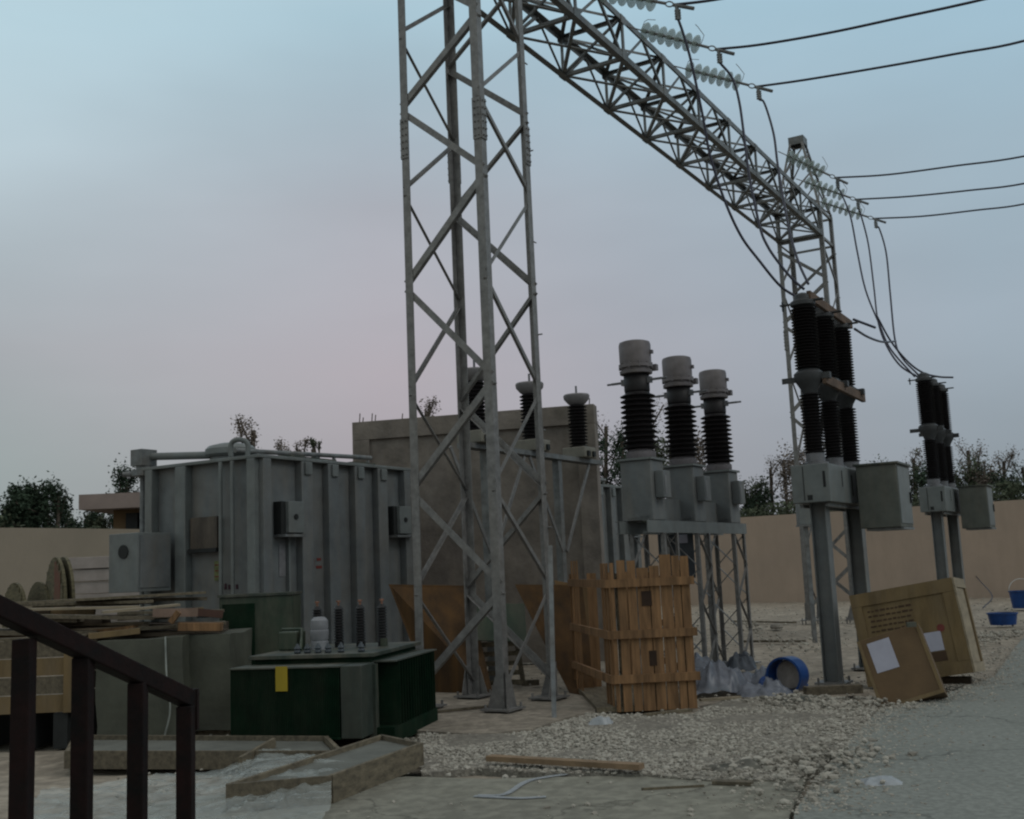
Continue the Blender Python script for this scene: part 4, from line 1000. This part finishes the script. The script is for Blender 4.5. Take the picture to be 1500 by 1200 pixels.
for y in (.5,2.0,): MB().bb((Wq-.02,y,.03),(Wq,y+.12,Hq*.97)).build('side_board',pine,sc_)
for k in range(4): MB().bb((Wq*k/4-.3,DQ+.02,.03),(Wq*k/4-.15,DQ+.04,Hq*.9)).build('rear_board',pine,sc_)
for z in (.46,1.05,1.74):
    MB().bb((-.04,-.045,z-.055),(Wq+.05,-.003,z+.055)).build('batten',pine,sc_)
    MB().bar(LS(-.04,z,-.035),LS(DQ+.05,z,-.035),.04,.11).build('batten',pine,sc_)
    MB().bb((Wq+.003,0,z-.05),(Wq+.035,DQ,z+.05)).build('batten',pine,sc_)
MB().bb((-.25,.03,.03),(Wq-.03,DQ,.10)).build('floor_board',pineh,sc_)
for xx in (.1,.55,.95): MB().bb((xx,.05,.10),(xx+.07,.12,Hq*.9)).build('inner_post',pineh,sc_)
MB().bb((.50,-.004,.62),(.60,.03,.82)).build('gap_patch',mat('gap_dark',(.03,.016,.009),.9),sc_); MB().bb((.44,-.004,1.42),(.58,.03,1.62)).build('gap_patch',mat('gap_dark',(.03,.016,.009),.9),sc_)  # flat dark patches in place of open gaps in the front boards

# ------------------------------------------------------------------ right-hand packing crates
def tilt(px,Y,th_dir):   # px: TL,TR,BR ; Y: depths ; returns front corners
    TL,TR,BR_=[D(p[0],p[1],y) for p,y in zip(px,Y)]; return TL,TR,BR_,TL+(BR_-TR)
TL,TR,BR_,BL=tilt([(1244,873),(1393,846),(1426,985)],[17.1,16.4,16.2],None)
n=(TR-TL).cross(BR_-TR).normalized(); n=n if n.y>0 else -n
dv=Vector((.40,.62,n.z*.6))
print('big crate',(TR-TL).length,(BR_-TR).length,BR_,BL,n)
bc=thing('packing_crate','big tilted yellow-brown packing crate with stencilled lines and a right side paled as if lit','crate')
MB().hexa([BL,BR_,BR_+dv,BL+dv,TL,TR,TR+dv,TL+dv]).build('body',crw,bc)
X_=(TR-TL); Y_=(TL-BL)
def onf(u_,v_,o=0): return BL+X_*u_+Y_*v_-n*o
def patch(b,u0,v0,u1,v1,o0,o1): return b.hexa([onf(u0,v0,o1),onf(u1,v0,o1),onf(u1,v0,o0),onf(u0,v0,o0),onf(u0,v1,o1),onf(u1,v1,o1),onf(u1,v1,o0),onf(u0,v1,o0)])
for (u0,v0,u1,v1) in ((0,.86,1,1),(0,0,1,.13),(0,.133,.10,.857),(.89,.133,1,.857)): patch(MB(),u0,v0,u1,v1,.002,.024).build('frame_board',crw,bc)
sm=MB()
rs=random.Random(4)
for r_ in range(7):
    u_=.14+rs.uniform(0,.02)
    while u_<.55:
        l_=rs.uniform(.02,.06); patch(sm,u_,.78-r_*.055,min(u_+l_,.58),.795-r_*.055+rs.uniform(0,.008),.001,.004); u_+=l_+.012
sm.build('stencil_lines',mat('stencil_brown',(.06,.035,.02),.9),bc)
def disc(c,r,nrm,name,m_,par,th=.004):
    MB().cyl(c,c-nrm*th,r,20).build(name,m_,par)
disc(onf(.80,.50,.002),.055,n,'red_stamp',redm,bc)
patch(MB(),.60,.27,.79,.47,.002,.006).build('paper_label',paper,bc)
patch(MB(),.62,.16,.80,.26,.002,.004).build('stencil_patch',mat('stencil_brown',(.06,.035,.02)),bc)
nr=X_.normalized(); W3=.62
def ons(u_,v_,o): return BR_+dv*u_+Y_*v_+nr*o
for (u0,v0,u1,v1) in ((0,.90,1,1),(0,0,1,.10),(0,.103,.12,.897),(.88,.103,1,.897)):
    MB().hexa([ons(u0,v0,.002),ons(u1,v0,.002),ons(u1,v0,.03),ons(u0,v0,.03),ons(u0,v1,.002),ons(u1,v1,.002),ons(u1,v1,.03),ons(u0,v1,.03)]).build('side_batten',crw if u0==.88 else crl,bc)  # paler boards carry the brighter light of this side in their colour
MB().hexa([ons(.121,.104,.001),ons(.879,.104,.001),ons(.879,.104,.006),ons(.121,.104,.006),ons(.121,.896,.001),ons(.879,.896,.001),ons(.879,.896,.006),ons(.121,.896,.006)]).build('side_panel',crl,bc)  # pale colour stands in for light on the right side
one('timber',MB().bar(Vector((BL.x+.1,BL.y+.35,.09)),Vector((BR_.x+.1,BR_.y+.35,.10)),.14,.10),mat('shadow_board',(.06,.045,.03)),'dark timber under the big tilted packing crate','timber')  # its dark colour holds the shade beneath the crate
TL,TR,BR_,BL=tilt([(1255,941),(1344,912),(1384,1014)],[15.25,14.95,14.6],None)
n=(TR-TL).cross(BR_-TR).normalized(); n=n if n.y>0 else -n; dv=Vector((.19,.40,n.z*.42))
print('small crate',(TR-TL).length,(BR_-TR).length,BR_,BL,n)
scr=thing('packing_crate','smaller brown packing crate tipped over in front of the big one, with a white sheet','crate')
MB().hexa([BL,BR_,BR_+dv,BL+dv,TL,TR,TR+dv,TL+dv]).build('body',carton,scr,bevel=.006)
X_=(TR-TL); Y_=(TL-BL)
patch(MB(),.14,.50,.50,.93,.002,.005).build('paper_label',paper,scr)
for s,(u0,u1) in enumerate(((-.0,.05),(.95,1.0))): patch(MB(),u0,0,u1,1,.001,.012).build('edge_strip',crw,scr)
patch(MB(),.051,0,.949,.05,.001,.012).build('edge_strip',crw,scr)
one('tape_piece',MB().box(D(1335,915,14.85),(.12,.05,.06)),greenlid,'crumpled grey-green strap end on the top corner of the smaller tipped crate','strap')

# ------------------------------------------------------------------ formwork trays and the stair rail
def tray(name,c,h,label,liq,th=.045,z0=.03):
    c=[Vector((p.x,p.y,z0)) for p in c]; t=thing(name,label,'formwork',c[0],0,'timber formwork frames'); o=c[0]
    cc=sum(c,Vector())/4
    for i in range(4):
        p,q_=c[i]-o,c[(i+1)%4]-o; d=(q_-p).normalized()
        k=0 if i%2 else th/2+.001
        MB().bar(p+d*(-th/2 if i%2==0 else th/2+.001)+ZZ*h/2,q_+d*(th/2 if i%2==0 else -th/2-.001)+ZZ*h/2,th,h).build('side_board',pineh if i%2 else pinegrey,t)
    n_=Vector((0,0,h*liq)); b=MB(); cs=[(p-o)*.97+(cc-o)*.03 for p in c]
    b.hexa([cs[0],cs[1],cs[2],cs[3],cs[0]+n_,cs[1]+n_,cs[2]+n_,cs[3]+n_]).build('concrete_fill',cement,t)
    return t
tray('formwork_frame',[G(98,1130),G(500,1132),G(478,1108),G(110,1104)],.19,'flat timber frame filled with grey cement, behind the third and fourth balusters',.72)
tray('formwork_frame',[G(335,1196),G(483,1183),G(617,1128),G(560,1114)],.24,'long timber tray pointing to the right, its near end under plastic film',.8)
one('plank',MB().bar(G(352,1140)+ZZ*.14,G(402,1118)+ZZ*.20,.04,.14),pineh,'short board bridging the two formwork frames','plank')

rt=thing('stair_railing','dark reddish steel stair railing with four square balusters at the lower left','railing')
RY=[(36,938,2.62),(122,965,2.80),(202,1002,2.98),(272,1036,3.16)]
tops=[D(x,y-2,Y) for x,y,Y in RY]
for p in tops: MB().bar((p.x,p.y,-.0),(p.x,p.y,p.z-.0),.043,.043,(0,1,0)).build('baluster',railm,rt,bevel=.003)
ha=D(-60,868,2.42); hb_=D(280,1026,3.20)
p0=D(0,893,2.54); dirr=(hb_-p0).normalized()
MB().bar(p0-dirr*1.6,hb_,.050,.046).build('handrail',railm,rt,bevel=.004)
e=hb_; MB().bar(e-dirr*.012+ZZ*.028,e-dirr*.012-ZZ*.085,.054,.018,(0,1,0)).build('end_plate',railm,rt)

# ------------------------------------------------------------------ small things on the ground
def crumple(name,c,sx,sy,h,m_,label,cat,seed,n=34,rz=0,rough=2.4,group=None,edge=True,lump=0):
    b=MB(); vs=[]
    for j in range(n+1):
        for i in range(n+1):
            u_=i/n*2-1; v_=j/n*2-1
            w_=1+.22*noise.noise(Vector((math.atan2(v_,u_)*1.7,seed,1))) 
            x=u_*sx/2*w_; y=v_*sy/2*w_
            q_=Vector((x*rough,y*rough,seed*3.1)); w_=noise.noise_vector(q_)*.6; f=(1-abs(noise.noise(q_+w_))*2)**2*.7+(1-abs(noise.noise((q_+w_)*2.4))*2)**2*.35+abs(noise.noise(q_*5.5))*.25
            ed=max(abs(u_),abs(v_)); k=(1-ed**3) if edge else 1
            vs.append(Vector((x,y,.012+h*f*(.25+.75*k)+lump*(1-min(1,u_*u_+v_*v_))**.6)))
    b.add(vs,[(j*(n+1)+i,j*(n+1)+i+1,(j+1)*(n+1)+i+1,(j+1)*(n+1)+i) for j in range(n) for i in range(n)])
    return one(name,b,m_,label,cat,group,loc=c,rz=rz,smooth=True)
# plastic film draped over the formwork
n=110; vs=[]
FA=[G(60,1168),G(300,1140),G(392,1120),G(512,1150)]          # far edge of the film, left to right
FB=[G(-20,1290),G(200,1290),G(360,1260),G(470,1215)]          # near edge
def pl_(P_,u_):
    x_=u_*3; i_=min(2,int(x_)); return P_[i_].lerp(P_[i_+1],x_-i_)
for j in range(n+1):
    for i in range(n+1):
        u_=i/n; v_=j/n; p=pl_(FA,u_).lerp(pl_(FB,u_),v_)
        q_=Vector((p.x*1.3,p.y*1.9,4.)); w_=noise.noise_vector(q_*.8)*.5
        f=(1-abs(noise.noise(q_+w_))*2.2)**2*.05+(1-abs(noise.noise((q_+w_)*2.6))*2.0)**3*.035+abs(noise.noise(q_*7))*.012
        edge=noise.noise(Vector((u_*7,v_*3,9)))*.10
        sup=.13*max(0,min(1,(u_-.42)*4))*max(0,min(1,(1-v_)*2.2))
        vs.append(Vector((p.x+edge*.5,p.y+edge*(1-v_),.045+sup+f*(.6+.4*min(1,v_*6)))))
one('plastic_sheet',MB().add(vs,[(j*(n+1)+i,j*(n+1)+i+1,(j+1)*(n+1)+i+1,(j+1)*(n+1)+i) for j in range(n) for i in range(n)]),sheet,'crumpled translucent plastic film draped over the near formwork frame in front of the balusters','plastic sheet',smooth=True)
crumple('plastic_bag',G(322,1068),.55,.45,.18,greybag,'crumpled pale plastic heap beside the left foot of the green transformer','plastic bag',3,lump=.12)
crumple('plastic_bag',G(1050,1014),.95,.75,.20,greybag,'large crumpled grey plastic heap against the right side of the slatted crate','plastic bag',5,lump=.28,group='grey plastic heaps')
crumple('plastic_bag',G(1108,1008),.85,.7,.18,greybag,'crumpled grey plastic heap between the slatted crate and the blue drum','plastic bag',8,lump=.18,group='grey plastic heaps')
crumple('plastic_bag',G(1085,985),.5,.5,.34,mat('dark_plastic',(.06,.07,.09),.5,0,5,.4),'small dark plastic scrap on top behind the grey plastic heaps','plastic bag',9,lump=.1)
crumple('plastic_bag',G(1291,1156),.42,.36,.05,bagm,'flattened white plastic bag lying alone on the pavement','plastic bag',11,lump=.045)
crumple('plastic_bag',G(880,1066),.34,.22,.10,bagm,'white carton scrap on the gravel in front of the slatted crate','plastic bag',12,lump=.06)
crumple('plastic_bag',G(708,1091),.12,.08,.04,bagm,'tiny white scrap at the left end of the gravel','plastic bag',13)
crumple('plastic_bag',G(905,1088),.22,.10,.05,bagm,'thin white scrap trailing right of the white carton scrap','plastic bag',14)
for pts_,lb in (([(700,1172),(740,1170),(775,1150),(830,1140)],'white plastic strip bending across the sandy concrete in the foreground'),([(695,1173),(760,1176),(800,1174)],'short white plastic strip lying flat at the foot of the bent strip')):
    P_=[G(x,y)+ZZ*.04 for x,y in pts_]; b=MB(); pp_=curve_pts(P_,6)
    for i in range(len(pp_)-1): b.bar(pp_[i],pp_[i+1],.055,.006)
    one('plastic_strip',b,bagm,lb,'plastic strip')
one('plank',MB().bar(G(716,1110,.12),G(940,1123,.12),.12,.05),mat('plank_tan',(.22,.15,.09),.85,0,3,.3,.3,9),'long narrow tan plank lying on the gravel in the centre foreground','plank')
one('plank',MB().bar(G(945,1055)+ZZ*.06,G(1012,1047)+ZZ*.06,.10,.04),pineh,'plank end sticking out under the front of the slatted crate','plank')
one('plank',MB().bar(G(1026,1033)+ZZ*.07,G(1085,1029)+ZZ*.07,.12,.03),crl,'pale flat board on the gravel just right of the slatted crate','plank')
one('plank',MB().bar(G(1045,1154)+ZZ*.05,G(1103,1156)+ZZ*.05,.10,.03),pinegrey,'broken plank piece at the near edge of the gravel','plank')
one('stick',MB().bar(G(940,1163)+ZZ*.04,G(1032,1158)+ZZ*.04,.02,.02),pineh,'thin stick lying on the sandy concrete left of the broken plank piece','stick')
one('plank',MB().bar(G(622,1052)+ZZ*.07,G(735,1040)+ZZ*.07,.08,.03),pinegrey,'weathered lath on the sand left of the front tower foot','plank')
one('plank',MB().bar(G(1085,942)+ZZ*.04,G(1180,942)+ZZ*.04,.10,.05),pinegrey,'weathered plank on the sand behind the blue drum','plank')
one('plank',MB().bar(G(1075,912)+ZZ*.04,G(1165,914)+ZZ*.04,.14,.05),pineh,'farther weathered plank lying parallel to the boundary wall','plank')
one('timber',MB().bar(G(1180,1022)+ZZ*.09,G(1262,1018)+ZZ*.09,.18,.12),pinegrey,'grey timber lying in front of the breaker column base','timber')
one('stone_lump',MB().lathe([(.02,0),(.16,.02),(.19,.07),(.15,.14),(.05,.17),(.01,.172)],n=9),stone,'rounded stone lump on the sand between the two weathered planks','stone',loc=G(1138,922))
crumple('sack',G(1078,1133),.62,.40,.07,mat('sack_grey',(.14,.135,.115),.95,0,5,.4,.4,12),'flattened grey cement sack on the near edge of the gravel','sack',21,lump=.05)
crumple('sack',G(1170,1036),.70,.30,.09,mat('sack_dark',(.075,.08,.07),.95,0,5,.4,.4,12),'dark dirty sack lying in front of the blue drum','sack',22,lump=.05)
crumple('tarp',G(1150,1012)+Vector((0,.25,.02)),.75,.5,.20,blue,'crumpled bright blue plastic tarp bundled around the blue drum','tarp',31,lump=.16)
crumple('plastic_bag',G(1120,1020),.75,.5,.16,greybag,'pale grey plastic scrap spread in front of the blue drum','plastic bag',33,lump=.10)
crumple('plastic_bag',G(1035,1000)+Vector((0,.3,0)),.6,.5,.2,greybag,'grey plastic tucked behind the right edge of the slatted crate','plastic bag',35,lump=.30)
# blue drum on its side
bd=thing('blue_drum','open blue plastic drum lying on its side by the breaker column','drum')
c=G(1160,1018); ax=Vector((.72,-.62,.12)).normalized()
c.z=.27
MB().lathe([(.235,-.16),(.262,-.16),(.27,.0),(.262,.14),(.275,.15),(.275,.17),(.245,.17),(.240,.0),(.235,-.15)],(0,0,0),(-.60,-.80,.0),n=32,cap=False).build('body',blue,bd,smooth='a')
MB().lathe([(.23,-.12),(.20,-.05),(.02,-.02)],(0,0,0),(-.60,-.80,.0),n=20).build('contents',mat('drum_contents',(.30,.27,.25),.9,0,5,.3,.4,8),bd)
bd.location=c+Vector((0,.15,0))
# blue tubs on the far pavement
def tub(loc_,r0,r1,h,label,name='tub',hd=False):
    t=thing(name,label,name,loc_)
    MB().lathe([(r0*.1,.02),(r0,.02),(r1,h),(r1*1.05,h),(r1*1.05,h-.03),(r1*.98,h-.035),(r0*1.03,0),(r0*.1,0)],n=28,cap=False).build('body',blue,t,smooth='a')
    if hd: MB().tube([(math.cos(a)*r1*1.05,0,h+math.sin(a)*r1*1.0) for a in [k*math.pi/10 for k in range(11)]],.012,6).build('handle',whitep,t,smooth=True)
    return t
tub(G(1470,918)+ZZ*.05,.30,.36,.30,'low wide blue tub on the far ground near the right edge')
tub(G(1499,893)+ZZ*.05,.30,.38,.55,'taller blue bucket with a white handle at the right edge of the picture','bucket',True)
tag(MB().tube(curve_pts([G(1440,893)+ZZ*.05,G(1455,888)+ZZ*.35,G(1437,880)+ZZ*.8,G(1428,866)+ZZ*.9],5),.02,5).build('wire_offcut',wirem),'bent dark wire sticking up from the ground left of the low blue tub','wire')
jb=thing('junction_box','small grey junction box on a post just left of the near breaker column','junction box',D(1180,770,26.5))
MB().bb((-.18,-.12,.02),(.18,.12,.52)).build('body',tank2,jb,bevel=.01)
MB().bb((-.20,-.15,-.02),(.20,.15,.018)).build('base_tray',galv2,jb)
MB().bb((-.05,-.04,-2.9),(.05,.04,-.021)).build('post',galv2,jb)
